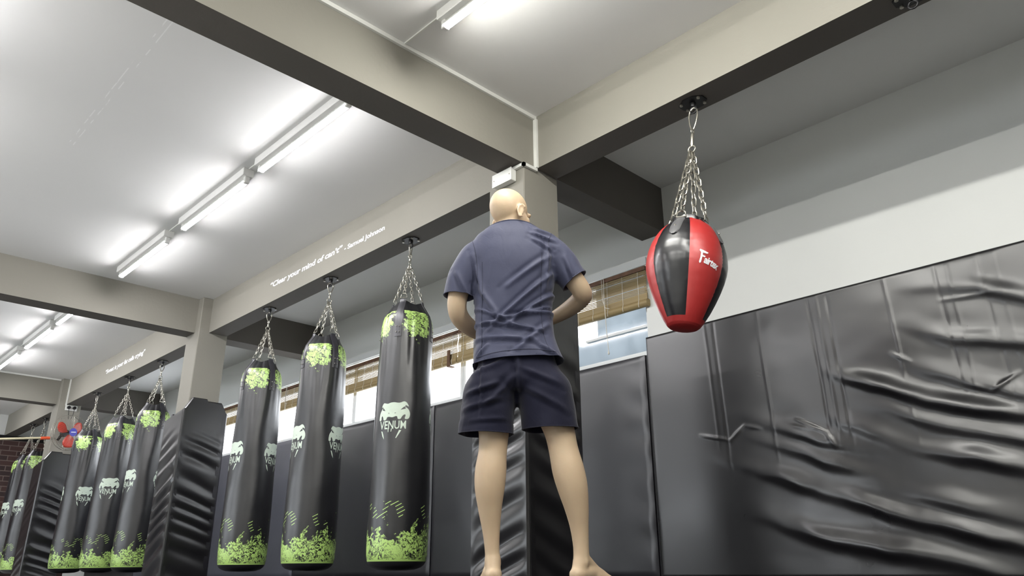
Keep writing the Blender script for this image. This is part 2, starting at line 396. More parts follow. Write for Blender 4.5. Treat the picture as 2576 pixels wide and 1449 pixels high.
# ------------------------------------------------------------------ lamps
def make_lamp(tm, L=1.05):
    root = empty('ceiling_light', (0, 0, 0))
    b = MB().box((-L / 2 - .025, -.040, -.055), (L / 2 + .025, .040, 0)); bevel(b.build('batten', 'batten', root, False), .004, 1)
    tb = MB().tube([(-L / 2, 0, -.084), (L / 2, 0, -.084)], .021, 24).build('tube', tm, root); tb.data.materials.append(M['batten'])
    for p in tb.data.polygons:
        if p.normal.z > -.3 or abs(p.normal.x) > .5: p.material_index = 1
    for s_ in (-1, 1):
        e = MB().box((s_ * L / 2 - .014, -.018, -.105), (s_ * L / 2 + .014, .018, -.055)); bevel(e.build('end_cap', 'batten', root, False), .004, 1)
    return root
LAMPS = [(-1.075, -.965, 'long ceiling lamp nearest the cross beam, largest of the lit row'), (-2.335, -.965, 'middle ceiling lamp of the row of three over the first bay'),
         (-3.716, -.965, 'smallest ceiling lamp of the row of three, next to the middle cross beam'), (-5.64, -.965, 'distant ceiling lamp just beyond the middle cross beam'),
         (-6.91, -.965, 'distant ceiling lamp in the middle of the far row'), (-8.29, -.965, 'distant ceiling lamp at the left edge, far row'),
         (.87, -.985, 'warm ceiling lamp at the top, fed by a thin white conduit')]
lc = make_lamp('tube_cool'); lw = make_lamp('tube_warm'); used = set()
def put_lamp(src, x, y, lab):
    o = src if src.name not in used else copy_tree(src)
    used.add(o.name); used.add(src.name); o.location = (x, y, HC); tag(o, lab, 'lamp', 'tube lamps on the ceiling'); return o
for x, y, lab in LAMPS: put_lamp(lw if x > 0 else lc, x, y, lab)
for i, x in enumerate((2.2, 3.55)): put_lamp(lw, x, -.985, ('second', 'third')[i] + ' ceiling lamp of the near row counted from the cross beam')
for i, x in enumerate((-1.0, -2.335, -3.716)): put_lamp(lc, x, -2.85, ('first', 'second', 'third')[i] + ' lamp over the first bay in the row behind the three lit lamps')
for i, x in enumerate((1.0, 2.3, 3.6)): put_lamp(lw, x, -2.85, ('first', 'second', 'third')[i] + ' lamp over the camera from the cross beam')
for i, x in enumerate((-2.335, 1.3, 3.2)): put_lamp(lw, x, -7.2, ('left', 'middle', 'right')[i] + ' unseen fill lamp added beyond the rear beam')  # lamps added out of view to brighten the room
for i, x in enumerate((-6.9, -11)): put_lamp(lc, x, -2.85, ('lamp over the second bay, away from the bags', 'lamp over the brick wall bay, away from the bags')[i])
put_lamp(lc, -11, -.965, 'ceiling lamp over the last bay by the brick wall')

# ------------------------------------------------------------------ conduits, junction box, sockets
g = 'cable conduits'
c = MB().box((0.0005, YN, HC - .024), (.016, -.0005, HC)); tag(c.build('cable_trunking', 'whiteplastic', None, False), 'white cable trunking along the top of the near cross beam', 'conduit', g)
c = MB().box((.0005, -.016, HB - .002), (.026, -.0005, HC - .025)); tag(c.build('cable_trunking', 'whiteplastic', None, False), 'white vertical cable trunking in the corner where the two near beams meet', 'conduit', g)
c = MB().box((.0005, -.118, HB - .022), (.018, -.0005, HB - .003)).box((-.215, -.118, HB - .022), (.018, -.1005, HB - .003)); tag(c.build('cable_trunking', 'whiteplastic', None, False), 'white cable trunking bent around the top of the near column', 'conduit', g)
c = MB().box((.017, -.995, HC - .008), (.31, -.985, HC)); tag(c.build('cable_trunking', 'whiteplastic', None, False), 'thin white conduit from the cross beam to the warm lamp', 'conduit', g)
for a, b in ((-1.595, -1.79), (-2.87, -3.18), (-6.2, -6.36), (-7.45, -7.75)):
    c = MB().box((b, -.97, HC - .007), (a, -.96, HC)); tag(c.build('cable_trunking', 'whiteplastic', None, False), 'thin white conduit joining %s' % {-1.595: 'the largest lit lamp to the middle one', -2.87: 'the middle lamp to the smallest of three', -6.2: 'the first two distant lamps', -7.45: 'the last two distant lamps'}[a], 'conduit', g)
c = MB().box((-9.1945, -.016, HB - .02), (-9.172, -.0005, HC - .001)); tag(c.build('cable_trunking', 'whiteplastic', None, False), 'white vertical trunking above the double socket on the fan column', 'conduit', g)
c = MB().box((-9.5, -6, HC - .02), (-9.293 + .012, -.105, HC)); c.v = [(max(p[0], -9.2935), p[1], p[2]) for p in c.v]
tag(c.build('cable_trunking', 'whiteplastic', None, False), 'white trunking along the top of the farthest cross beam', 'conduit', g)
jb = empty('junction_box', (-.14, -.1, 2.19)); tag(jb, 'white square junction box on the column above the bald head', 'box')
bevel(MB().box((-.078, -.04, 0), (.078, -.0005, .078)).build('box_body', 'whiteplastic', jb, False), .003, 1)
MB().box((-.081, -.046, -.002), (.081, -.0405, .08)).build('cover', 'whiteplastic', jb, False)
sc_ = MB()
for sx_ in (-.066, .066): sc_.lathe([(0.0001, 0), (.004, 0), (.004, .002), (.0001, .002)], 10, (0, 0, 0)); 
for i, sx_ in enumerate((-.066, .066)):
    s1 = MB().tube([(sx_, -.046, .039), (sx_, -.048, .039)], .004, 10); s1.build('screw', 'steel', jb)
so = empty('wall_socket', (-9.195, .065, 2.2)); tag(so, 'white double socket with two black plugs on the fan column', 'socket')
bevel(MB().box((.0005, -.075, 0), (.02, .075, .075)).build('face_plate', 'whiteplastic', so, False), .003, 1)
for y in (-.036, .036):
    MB().tube([(.02, y, .04), (.05, y, .04)], .022, 14).build('plug', 'blackmetal', so)
pc = MB()
for y in (-.036, .036): pc.tube([(.045, y, .03), (.05, y * .8, -.06), (.04, y * .5, -.12)], .004, 6)
pc.build('power_cord', 'blackmetal', so)

# ------------------------------------------------------------------ fan on the far column
fn = empty('wall_fan', (-8.98, .03, 1.86)); fn.rotation_euler = (math.radians(8), 0, math.radians(20)); tag(fn, 'wall fan with wire cage, red blades and blue hub on the far column', 'fan')
cg = MB(); R0 = .235
for s_ in (0, .07):
    cg.tube([(s_, R0 * math.cos(a), R0 * math.sin(a)) for a in [2 * PI * i / 40 for i in range(40)]], .0035, 6, closed=True)
for i in range(48):
    a = 2 * PI * i / 48; ca, sa = math.cos(a), math.sin(a)
    cg.tube([(.07 + .0, R0 * ca, R0 * sa), (.105, R0 * .7 * ca, R0 * .7 * sa), (.115, .05 * ca, .05 * sa)], .0009, 4)
    cg.tube([(0, R0 * ca, R0 * sa), (-.025, R0 * .6 * ca, R0 * .6 * sa), (-.03, .05 * ca, .05 * sa)], .0009, 4)
cg.build('wire_cage', 'steel', fn)
for k in range(3):
    a0 = 2 * PI * k / 3 + .5; vs = []; n1, n2 = 8, 6
    for i in range(n1):
        r_ = .03 + .17 * i / (n1 - 1); hw_ = .75 * math.sin(PI * min(1, (i + 1.2) / (n1 + .6))) ** .5
        for j in range(n2):
            th = a0 + (j / (n2 - 1) - .5) * 2 * hw_ * .8; vs.append((.02 + .04 * (j / (n2 - 1)) , r_ * math.cos(th), r_ * math.sin(th)))
    fs = [(i * n2 + j, i * n2 + j + 1, (i + 1) * n2 + j + 1, (i + 1) * n2 + j) for i in range(n1 - 1) for j in range(n2 - 1)]
    o = MB().add(vs, fs).build('blade', 'red_blade', fn); md = o.modifiers.new('s', 'SOLIDIFY'); md.thickness = .003
MB().tube([(.118, 0, 0), (.124, 0, 0)], .055, 24).build('hub', 'bluehub', fn)
tag(MB().box((.1245, -.035, -.004), (.1255, .035, .006)).build('badge_stripe', 'white', fn, False), 'white stripe')
mt = MB().tube([(-.10, 0, 0), (-.09, 0, 0), (-.03, 0, 0)], [.03, .05, .05], 16); mt.build('motor', 'blackmetal', fn)
MB().tube([(-.10, 0, 0), (-.15, 0, -.04), (-.195, 0, -.08)], .018, 10).build('bracket_arm', 'blackmetal', fn)

# ------------------------------------------------------------------ rope
rp = empty('rope', (-9.5, -.1, 1.6)); tag(rp, 'tan rope with an orange taped end tied off at the fan column', 'rope')
pts = []
for i in range(40):
    u = i / 39; y = -.10 - 3.4 * u; z = 1.795 - .24 * u - .16 * math.sin(PI * u) * .5; pts.append((.30, y, z - 1.6))
MB().tube(pts, .0145, 10).build('rope_body', 'rope', rp)
tag(MB().tube([(.30, -.02, .200), (.30, -.06, .197), (.30, -.13, .186)], .021, 12).build('taped_end', 'orange', rp), 'orange taped end')

# ------------------------------------------------------------------ hanging hardware
def link(mb, c, d, L, wd, r, flip, n=10, m=5):
    d = d.normalized(); u = Vector((0, 0, 1)) if abs(d.z) < .9 else Vector((1, 0, 0)); s1 = d.cross(u).normalized(); s2 = d.cross(s1)
    if flip: s1, s2 = s2, s1
    pts = []
    for i in range(n):
        a = 2 * PI * i / n; ca, sa = math.cos(a), math.sin(a)
        pts.append(c + d * (sa * wd / 2 + (L / 2 - wd / 2) * (1 if sa > 0 else -1 if sa < 0 else 0)) + s1 * ca * wd / 2)
    mb.tube(pts, r, m, closed=True)
def chain(mb, a, b, L=.034, wd=.019, r=.0027):
    a, b = Vector(a), Vector(b); n = max(2, round((b - a).length / (L * .76))); d = b - a
    for i in range(n): link(mb, a + d * ((i + .5) / n), d, d.length / n * 1.3, wd, r, i % 2)
def bracket(x, lab, y=.09):
    root = empty('beam_bracket', (x, y, HB)); tag(root, lab, 'bracket', 'hanging brackets under the beams')
    p = MB(); p.add([(.075 * math.cos(a), .058 * math.sin(a), 0) for a in [PI * i / 4 + PI / 8 for i in range(8)]] + [(.075 * math.cos(a), .058 * math.sin(a), -.007) for a in [PI * i / 4 + PI / 8 for i in range(8)]], [tuple(range(8)), tuple(range(15, 7, -1))] + [(i, (i + 1) % 8, (i + 1) % 8 + 8, i + 8) for i in range(8)])
    p.build('plate', 'blackmetal', root, False)
    for sx_, sy_ in ((-.05, -.03), (.05, -.03), (-.05, .03), (.05, .03)):
        MB().lathe([(.0001, -.0145), (.009, -.0145), (.009, -.007), (.0001, -.007)], 6, (sx_, sy_, 0)).build('bolt', 'steel', root, False)
    e = MB(); e.lathe([(.0001, -.03), (.013, -.028), (.016, -.007), (.0001, -.007)], 12)
    e.tube([(.018 * math.cos(a), 0, -.045 + .018 * math.sin(a)) for a in [2 * PI * i / 16 for i in range(16)]], .005, 8, closed=True)
    e.build('eye', 'blackmetal', root)
    return root
def hardware(root, zt, zr, cm='steel'):   # zt: inside of the bracket's eye, zr: the ring the chains leave from (heights in root's space)
    L = zt - zr; h1 = L * .52
    c = MB(); n = 22; pts = []
    for i in range(n):
        a = 2 * PI * i / n; w_ = .021 + .008 * math.sin(a); pts.append((w_ * math.cos(a) * 1.1, 0, zt - h1 / 2 + h1 / 2 * math.sin(a)))
    c.tube(pts, .0045, 8, closed=True); c.tube([(.0, 0, zt - h1 + .004), (.006, 0, zt - h1 + .0)], .006, 8); c.build('carabiner', cm, root)
    s_ = MB(); z1 = zt - h1 + .008; z2 = zr + .028
    s_.tube([(.0, .012 * math.cos(a), z1 - .014 + .014 * math.sin(a)) for a in [2 * PI * i / 12 for i in range(12)]], .004, 6, closed=True)
    s_.tube([(0, 0, z1 - .028), (0, 0, z1 - .04), (0, 0, z2 + .012), (0, 0, z2)], [.006, .009, .009, .005], 10); s_.build('swivel', cm, root)
    r_ = MB(); r_.tube([(.02 * math.cos(a), 0, zr + .014 + .02 * math.sin(a)) for a in [2 * PI * i / 18 for i in range(18)]], .0036, 8, closed=True); r_.build('ring', cm, root)

# ------------------------------------------------------------------ printed marks wrapped onto a bag
def outline_mesh(splines):
    cu = bpy.data.curves.new('tmp', 'CURVE'); cu.dimensions = '2D'; cu.fill_mode = 'BOTH'
    for p in splines:
        sp = cu.splines.new('POLY'); sp.points.add(len(p) - 1)
        for i, (x, y) in enumerate(p): sp.points[i].co = (x, y, 0, 1)
        sp.use_cyclic_u = True
    return _conv(cu)
def text_mesh(s_, size=1, offset=0, shear=0, xs=1, spacing=1):
    cu = bpy.data.curves.new('tmp', 'FONT'); cu.body = s_; cu.size = size; cu.offset = offset; cu.shear = shear; cu.resolution_u = 3; cu.space_character = spacing
    return _conv(cu, xs)
def _conv(cu, xs=1):
    o = bpy.data.objects.new('tmp', cu); COL.objects.link(o); dg = bpy.context.evaluated_depsgraph_get(); dg.update()
    me = bpy.data.meshes.new_from_object(o.evaluated_get(dg)); vs = [(v_.co.x * xs, v_.co.y) for v_ in me.vertices]; fs = [tuple(p.vertices) for p in me.polygons]
    bpy.data.objects.remove(o); bpy.data.curves.remove(cu); bpy.data.meshes.remove(me); return vs, fs
def chaikin(p, n=2):
    for _ in range(n):
        q = []
        for i in range(len(p)):
            a, b = p[i], p[(i + 1) % len(p)]; q += [(.75 * a[0] + .25 * b[0], .75 * a[1] + .25 * b[1]), (.25 * a[0] + .75 * b[0], .25 * a[1] + .75 * b[1])]
        p = q
    return p
# snake head emblem, drawn from the photograph in a 1642 x 1449 crop, y down
def px(l): return [((x - 605) / 740, (720 - y) / 740) for x, y in l]
E_OUT = px([(232, 748), (234, 650), (248, 570), (300, 490), (330, 455), (312, 440), (285, 455), (300, 400), (340, 350), (390, 362), (450, 378), (520, 352), (605, 345), (690, 362), (750, 360), (830, 325), (885, 345), (925, 400), (945, 455), (905, 425), (860, 412), (866, 455), (930, 495), (965, 560), (975, 640), (945, 722), (850, 728), (880, 630), (850, 618), (800, 660), (765, 728), (700, 726), (690, 665), (655, 655), (600, 678), (560, 682), (500, 668), (445, 670), (424, 735), (355, 742), (345, 690), (320, 640), (295, 650), (298, 742)])
E_H = [px([(330, 455), (395, 535), (315, 515)]), px([(862, 440), (872, 495), (755, 520), (820, 460)]), px([(470, 580), (500, 588), (495, 598), (475, 595)]), px([(620, 584), (655, 576), (650, 590), (622, 595)])]
F1 = px([(312, 975), (345, 985), (375, 1060), (400, 1165), (350, 1090)]); F2 = px([(745, 965), (795, 968), (690, 1140), (668, 1138)])
D1 = px([(478, 930), (500, 930), (498, 1005), (485, 1005)]); D2 = px([(555, 930), (580, 925), (565, 998), (552, 998)])
def emblem():
    parts = [outline_mesh([chaikin(E_OUT, 1)] + E_H), outline_mesh([F1]), outline_mesh([F2]), outline_mesh([D1]), outline_mesh([D2])]
    vs, fs = [], []
    def put(v_, f_, sx_=1, sy=1, ox=0, oy=0):
        o = len(vs); vs.extend([(x * sx_ + ox, y * sy + oy) for x, y in v_]); fs.extend([tuple(i + o for i in f) for f in f_])
    for v_, f_ in parts: put(v_, f_)
    v_, f_ = text_mesh('VENUM', 1, .012, 0, 1, 1.0); x0 = min(x for x, y in v_); x1 = max(x for x, y in v_); y1 = max(y for x, y in v_)
    put(v_, f_, .85 / (x1 - x0), .24 / y1, -.46 - x0 * .85 / (x1 - x0), -.29)
    return vs, fs
EMB = emblem()
def wrap(flat, width, f, step=.008):    # flat 2D mesh -> f(x, y) 3D, after slicing it finely so that it follows the curve
    vs, fs = flat; bm = bmesh.new(); vv = [bm.verts.new((x * width, y * width, 0)) for x, y in vs]
    for q in fs:
        try: bm.faces.new([vv[i] for i in q])
        except ValueError: pass
    xs = [v_.co.x for v_ in bm.verts]; ys = [v_.co.y for v_ in bm.verts]
    for ax, lo, hi in ((0, min(xs), max(xs)), (1, min(ys), max(ys))):
        k = lo + step
        while k < hi:
            bmesh.ops.bisect_plane(bm, geom=bm.verts[:] + bm.edges[:] + bm.faces[:], plane_co=(k, 0, 0) if ax == 0 else (0, k, 0), plane_no=(1, 0, 0) if ax == 0 else (0, 1, 0)); k += step
    for v_ in bm.verts: v_.co = f(v_.co.x, v_.co.y)
    for q in bm.faces: q.smooth = True
    me = bpy.data.meshes.new('print'); bm.to_mesh(me); bm.free(); return me

# ------------------------------------------------------------------ heavy bags
BL = 1.77
PROF = [(.0001, 0), (.06, .001), (.115, .006), (.150, .018), (.171, .035), (.181, .055), (.187, .09), (.190, .16), (.191, .25), (.190, .4), (.188, .55), (.186, .7), (.184, .85), (.182, 1.0), (.179, 1.15), (.176, 1.3), (.174, 1.4), (.173, 1.46), (.172, 1.52), (.170, 1.565), (.164, 1.605), (.153, 1.64), (.137, 1.67), (.119, 1.70), (.104, 1.725), (.098, 1.735), (.09, 1.73), (.07, 1.68), (.0001, 1.67)]
def bag_r(z):
    for (r0, z0), (r1, z1) in zip(PROF[:26], PROF[1:26]):
        if z0 <= z <= z1: return r0 + (r1 - r0) * (z - z0) / (z1 - z0)
    return .098
def bag_f(th, r, z):
    g_ = sm(1.05, 1.6, z)
    r2 = r * (1 + g_ * (.035 * math.cos(4 * th) + .010 * math.cos(16 * th + 1) + .012 * math.sin(11 * th) + .009 * math.sin(27 * th + 3 * math.sin(z * 3))))
    w_ = sm(.1, .6, z) * (1 - .5 * g_)
    r2 += w_ * .0022 * math.sin(3 * th + z * 5) + w_ * .0014 * math.sin(5 * th - z * 9)
    z2 = z - sm(1.6, 1.73, z) * .022 * (1 - math.cos(4 * th)) / 2
    return r2, z2
def prof_fine():
    out = []
    for (r0, z0), (r1, z1) in zip(PROF[:-1], PROF[1:]):
        n = max(1, int(abs(z1 - z0) / .035)); out += [(r0 + (r1 - r0) * i / n, z0 + (z1 - z0) * i / n) for i in range(n)]
    return out + [PROF[-1]]
def make_bag(twist):
    root = empty('punching_bag')
    MB().lathe(prof_fine(), 96, f=bag_f).build('bag_body', 'bag', root)
    for k in range(4):
        th = k * PI / 2; rings = []
        zs = [1.455, 1.485, 1.52, 1.58, 1.64, 1.69, 1.715, 1.73, 1.742]
        for i, z in enumerate(zs):
            wd = .042 if i < 6 else .038
            zz = min(z, 1.725); r0 = bag_r(zz)
            ring = []
            for da, dr in ((-1, .0), (-1, .006), (-.4, .009), (.4, .009), (1, .006), (1, .0)):
                a = th + da * wd / 2 / r0 * 1.1; rr, z3 = bag_f(a, r0, zz); rr += dr * .6 - .001
                ring.append((rr * math.cos(a), rr * math.sin(a), z3 + (z - zz)))
            rings.append(ring)
        s_ = MB().rings(rings).build('strap', 'strap', root)
        rv = MB()
        for z in (1.485, 1.525):
            for da in (-.055, .055):
                a = th + da; r0 = bag_f(a, bag_r(z), z)[0] + .009; rv.ell((r0 * math.cos(a), r0 * math.sin(a), z), (.004, .004, .004), n=8, m=6)
        rv.build('rivet', 'steel', s_)
        e = Vector((math.cos(th), math.sin(th), 0)); sd = Vector((-math.sin(th), math.cos(th), 0)); c = e * .098 + Vector((0, 0, 1.762))
        dr_ = MB().tube([c + sd * -.024 - Vector((0, 0, .006)), c + sd * .024 - Vector((0, 0, .006)), c + sd * .017 + Vector((0, 0, .018)) - e * .005, c + Vector((0, 0, .030)) - e * .008, c - sd * .017 + Vector((0, 0, .018)) - e * .005], .0032, 6, closed=True)
        dr_.build('d_ring', 'steel', root)
        ch = MB(); chain(ch, c + Vector((0, 0, .028)) - e * .008, Vector((0, 0, 2.03)) + e * .004); ch.build('chain', 'steel', root)
    hardware(root, 2.196, 2.03)
    for k in range(3):
        a0 = math.radians(twist) + k * 2 * PI / 3
        def f(x, y, a0=a0):
            z = .905 + y; r = bag_f(a0 + x / .186, bag_r(z), z)[0] + .0012; a = a0 + x / .186
            return Vector((r * math.cos(a), r * math.sin(a), z))
        mk('emblem', wrap(EMB, .214, f), 'logo', root)
    return root
VIEW = -45   # world direction, in degrees, from the bags towards the camera, roughly
bagdefs = [  # x, underside height, twist of the emblem to the line of sight, label
    (-1.335, .055, 0, 'green splattered black heavy bag nearest the person, pale snake head emblem in full view'),
    (-2.405, .045, 0, 'green splattered black bag in the middle of the front three, emblems at both edges'),
    (-3.435, .085, 0, 'green splattered black heavy bag of the front three, closest to the middle column'),
    (-5.93, .12, 0, 'heavy bag partly hidden behind the padded middle column, emblem at its edge'),
    (-6.95, .10, 0, 'heavy bag between two others left of the middle column, whole emblem shown'),
    (-8.15, .11, 0, 'heavy bag right beside the fan column, its emblem half covered by the next bag'),
    (-10.55, .08, 0, 'heavy bag half hidden by the padding of the fan column'),
    (-11.24, .06, 0, 'farthest heavy bag, in front of the brick wall')]
def eyeang(x, y=.1): return math.degrees(math.atan2(CAM.y - y, CAM.x - x))
protos = {}
for i, (x, z, tw, lab) in enumerate(bagdefs):
    if not protos: protos[0] = root = make_bag(0)
    else: root = copy_tree(protos[0])
    off = [-19, -62, -60, -58, -8, 22, -50, 60][i]
    root.location = (x, .09, HB - .045 + .012 - 2.196); rz = eyeang(x) + off
    root.rotation_euler.z = math.radians(rz); tag(root, lab, 'punching bag', 'green and black heavy bags on the beam')
    bracket(x, ['black hanging bracket over the bag nearest the person', 'black hanging bracket over the middle of the front three bags', 'black hanging bracket over the bag closest to the middle column', 'hanging bracket over the bag partly behind the middle column', 'hanging bracket over the middle bag left of the middle column', 'hanging bracket over the bag beside the fan column', 'hanging bracket beyond the fan column', 'hanging bracket by the end of the last beam'][i])

# ------------------------------------------------------------------ red and black pear bag
bracket(1.03, 'black hanging bracket over the red and black bag'); bracket(2.09, 'black hanging bracket with no bag, at the top edge of the picture')
pr = empty('pear_bag', (1.03, .09, HB - .045)); tag(pr, 'red and black wrecking-ball shaped punching bag on chains', 'punching bag')
Fh = Vector((-.71504, .69908, 0))
pr.rotation_mode = 'QUATERNION'
pq = Matrix.Rotation(math.radians(7.3), 4, Fh)  # swung towards the row of heavy bags
PP = [(.001, -1.212), (.045, -1.212), (.068, -1.207), (.080, -1.196), (.098, -1.165), (.120, -1.12), (.143, -1.065), (.163, -1.01), (.180, -.955), (.190, -.91), (.194, -.87), (.192, -.835), (.186, -.795), (.174, -.75), (.157, -.71), (.137, -.676), (.117, -.652), (.098, -.636), (.086, -.628), (.080, -.618), (.078, -.600), (.072, -.594), (.062, -.60), (.055, -.63), (.001, -.635)]
PP = [(r, z * .985) for r, z in PP]
def pear_r(z):
    for (r0, z0), (r1, z1) in zip(PP[:-5], PP[1:-4]):
        if z0 <= z <= z1: return r0 + (r1 - r0) * (z - z0) / (z1 - z0)
    return .078
def zmap(z): return -.638 + (z + .60) * .905
A0 = math.radians(eyeang(1.03) + 8)
def pear_f(th, r, z):
    u = ((th - A0) % (PI / 3)) / (PI / 3); p = .965 + .05 * math.sin(PI * u) ** .7
    pk = math.exp(-min(u, 1 - u) * 22) * .007 * math.sin(z * 190 + 7 * math.sin(z * 30))
    k = sm(.075, .12, r); return r * (1 + k * (p - 1 + pk)), z
def pear_panels(sel, name, m, zlo=-1.19, zhi=-.61):
    for k in range(6):
        if k % 2 != sel: continue
        b = MB(); n = 18; nz = 60; vs = []
        for i in range(nz + 1):
            z = zlo + (zhi - zlo) * i / nz; r0 = pear_r(z)
            for j in range(n + 1):
                th = A0 + k * PI / 3 + PI / 3 * j / n; r1, z1 = pear_f(th + (1e-6 if j == 0 else -1e-6 if j == n else 0), r0, z); vs.append((r1 * math.cos(th), r1 * math.sin(th), z1))
        fs = [(i * (n + 1) + j, i * (n + 1) + j + 1, (i + 1) * (n + 1) + j + 1, (i + 1) * (n + 1) + j) for i in range(nz) for j in range(n)]
        o = b.add(vs, fs).build(name, m, pr)
# image order left to right: black panel left of the seam, red panel with the script right of it
pear_panels(0, 'panel', 'red', -1.152); pear_panels(1, 'panel', 'pearblack', -1.152)
def capf(z0, z1, n=14): return [(pear_r(z0 + (z1 - z0) * i / n), z0 + (z1 - z0) * i / n) for i in range(n + 1)]
bp = [(.0001, -1.194), (.045, -1.194)] + capf(-1.188, -1.1515)
MB().lathe(bp, 72, f=pear_f).build('bottom_cap', 'red', pr)
tp = [(.081, -.632), (.083, -.61), (.080, -.592), (.070, -.585), (.06, -.60), (.055, -.625), (.0001, -.63)]
MB().lathe(tp, 48, f=lambda th, r, z: (r * (1 + .03 * math.sin(9 * th)), z + .004 * math.sin(5 * th))).build('top_collar', 'pearblack', pr)
hardware(pr, .012, -.245)
for k in range(4):
    th = A0 + math.radians(-20) + k * PI / 2 if k else A0 - math.radians(26)
    if k: th = A0 - math.radians(26) + k * PI / 2
    e = Vector((math.cos(th), math.sin(th), 0)); sd = Vector((-math.sin(th), math.cos(th), 0)); rings = []
    for z, wd in ((-.748, .014), (-.741, .036), (-.72, .052), (-.69, .056), (-.66, .053), (-.63, .046), (-.606, .038)):
        ring = []
        for da, dr in ((-1, .001), (-.7, .007), (.0, .008), (.7, .007), (1, .001), (0, -.002)):
            a = th + da * wd / 2 / max(.08, pear_r(z)); r0 = pear_f(a, pear_r(z), z)[0] + dr; ring.append((r0 * math.cos(a), r0 * math.sin(a), z))
        rings.append(ring)
    tb_ = MB().rings(rings).build('hanging_tab', 'tab', pr)
    a = th; r0 = pear_r(-.69) + .009; MB().ell((r0 * math.cos(a), r0 * math.sin(a), -.69), (.005, .005, .005), n=8, m=6).build('rivet', 'steel', tb_)
    c = e * .092 + Vector((0, 0, -.598)); zc = -.640
    MB().tube([c + sd * -.026 - Vector((0, 0, .012)), c + sd * .026 - Vector((0, 0, .012)), c + sd * .020 + Vector((0, 0, .014)), c + Vector((0, 0, .030)) - e * .006, c - sd * .020 + Vector((0, 0, .014))], .004, 7, closed=True).build('d_ring', 'steel', pr)
    ch = MB(); chain(ch, e * .083 + Vector((0, 0, zmap(-.572))), Vector((0, 0, -.25)) + e * .006, .046, .024, .0036); ch.build('chain', 'steel', pr)
# script lettering on the red panel
tv, tf = text_mesh('airtex', 1, .03, .35, .8, .88); x0 = min(x for x, y in tv); x1 = max(x for x, y in tv)
tv = [((x - x0) / (x1 - x0) * .80 + .19, y * .50) for x, y in tv]
Fv, Ff = outline_mesh([[(-.02, .52), (.01, .60), (.20, .59), (.62, .55), (.50, .47), (.20, .45), (.21, .33), (.40, .33), (.38, .26), (.19, .25), (.12, -.04), (.04, -.10), (-.02, -.04), (.05, .20), (.08, .44)]])
o_ = len(tv); tv += [(x * .62, y) for x, y in Fv]; tf += [tuple(i + o_ for i in f) for f in Ff]
def pf(x, y):
    z = -.90 + y - x * .24; a = A0 + math.radians(14) + x / .185; r = pear_f(a, pear_r(z), z)[0] + .0022
    return Vector((r * math.cos(a), r * math.sin(a), z))
mk('script_lettering', wrap((tv, tf), .105, pf, .006), 'white', pr)
def _kids(o): return [c for c in bpy.data.objects if c.parent == o]
for o in _kids(pr) + [r for c in _kids(pr) for r in _kids(c)]:
    if o.name.split('.')[0] in ('panel', 'bottom_cap', 'top_collar', 'hanging_tab', 'rivet', 'script_lettering', 'd_ring'):
        for v_ in o.data.vertices: v_.co = (v_.co.x * .955, v_.co.y * .955, zmap(v_.co.z))
pr.rotation_quaternion = pq.to_quaternion()

# ------------------------------------------------------------------ padded mats
def slab(wd, h, th, disp, nx, nz, round_=.02, top=None):
    # local: x 0..wd, z 0..h, front towards -y
    vs = []; fs = []
    def edge(d): 
        q = min(1, max(0, d / round_)); return math.sqrt(1 - (1 - q) ** 2)
    for i in range(nz + 1):
        v_ = i / nz; v2 = v_
        for j in range(nx + 1):
            u = j / nx; H_ = top(u * wd) if top else h
            x, z = u * wd, v_ * H_
            e = min(edge(x), edge(wd - x), edge(z), edge(H_ - z))
            vs.append((x, -(th - round_) * (1 if e > 0 else 1) - round_ * e - disp(x, z) * sm(0, .04, min(x, wd - x, H_ - z)), z))
    n1 = nx + 1
    for i in range(nz):
        for j in range(nx): fs.append((i * n1 + j, i * n1 + j + 1, (i + 1) * n1 + j + 1, (i + 1) * n1 + j))
    rim = [j for j in range(nx + 1)] + [i * n1 + nx for i in range(1, nz + 1)] + [nz * n1 + j for j in range(nx - 1, -1, -1)] + [i * n1 for i in range(nz - 1, 0, -1)]
    o = len(vs); vs += [(vs[k][0], 0, vs[k][2]) for k in rim]; n = len(rim)
    for k in range(n): fs.append((rim[k], o + k, o + (k + 1) % n, rim[(k + 1) % n]))
    fs.append(tuple(o + k for k in range(n)))
    return MB().add(vs, fs)
def nz3(x, z, s_=1, o=0): return noise.noise(Vector((x * s_, z * s_, o)))
def ridge(t_): # rounded fold
    return math.exp(-t_ * t_)
DRAPES = [([(.451, .952), (.695, .838), (.938, .727), (1.2, .65)], .011), ([(.316, .692), (.898, .469), (1.371, .287), (1.789, .181), (2.6, .06)], .022), ([(.523, .355), (.942, .209), (1.409, .117), (1.757, .033)], .020),
    ([(1.024, .84), (1.4, .638), (1.854, .489), (2.5, .36)], .020), ([(1.18, .902), (1.593, .719), (1.88, .611), (2.5, .45)], .016), ([(.996, 1.111), (1.413, .91), (1.769, .768), (2.4, .60)], .020), ([(1.404, 1.082), (1.763, .896), (1.923, .817), (2.5, .66)], .016),
    ([(1.015, .536), (1.369, .408), (1.81, .281), (2.4, .2)], .012), ([(.468, .838), (.704, .729), (.941, .616), (1.2, .53)], .009), ([(1.5, 1.46), (1.828, 1.387), (2.019, 1.273), (2.5, 1.1)], .010), ([(1.391, 1.295), (1.69, 1.14), (1.974, 1.057), (2.5, .95)], .012),
    ([(2.2, 1.3), (2.7, 1.15), (3.4, 1.05)], .015), ([(2.3, .8), (2.9, .62), (3.5, .6)], .018), ([(2.4, .35), (3.0, .25), (3.6, .25)], .018)]
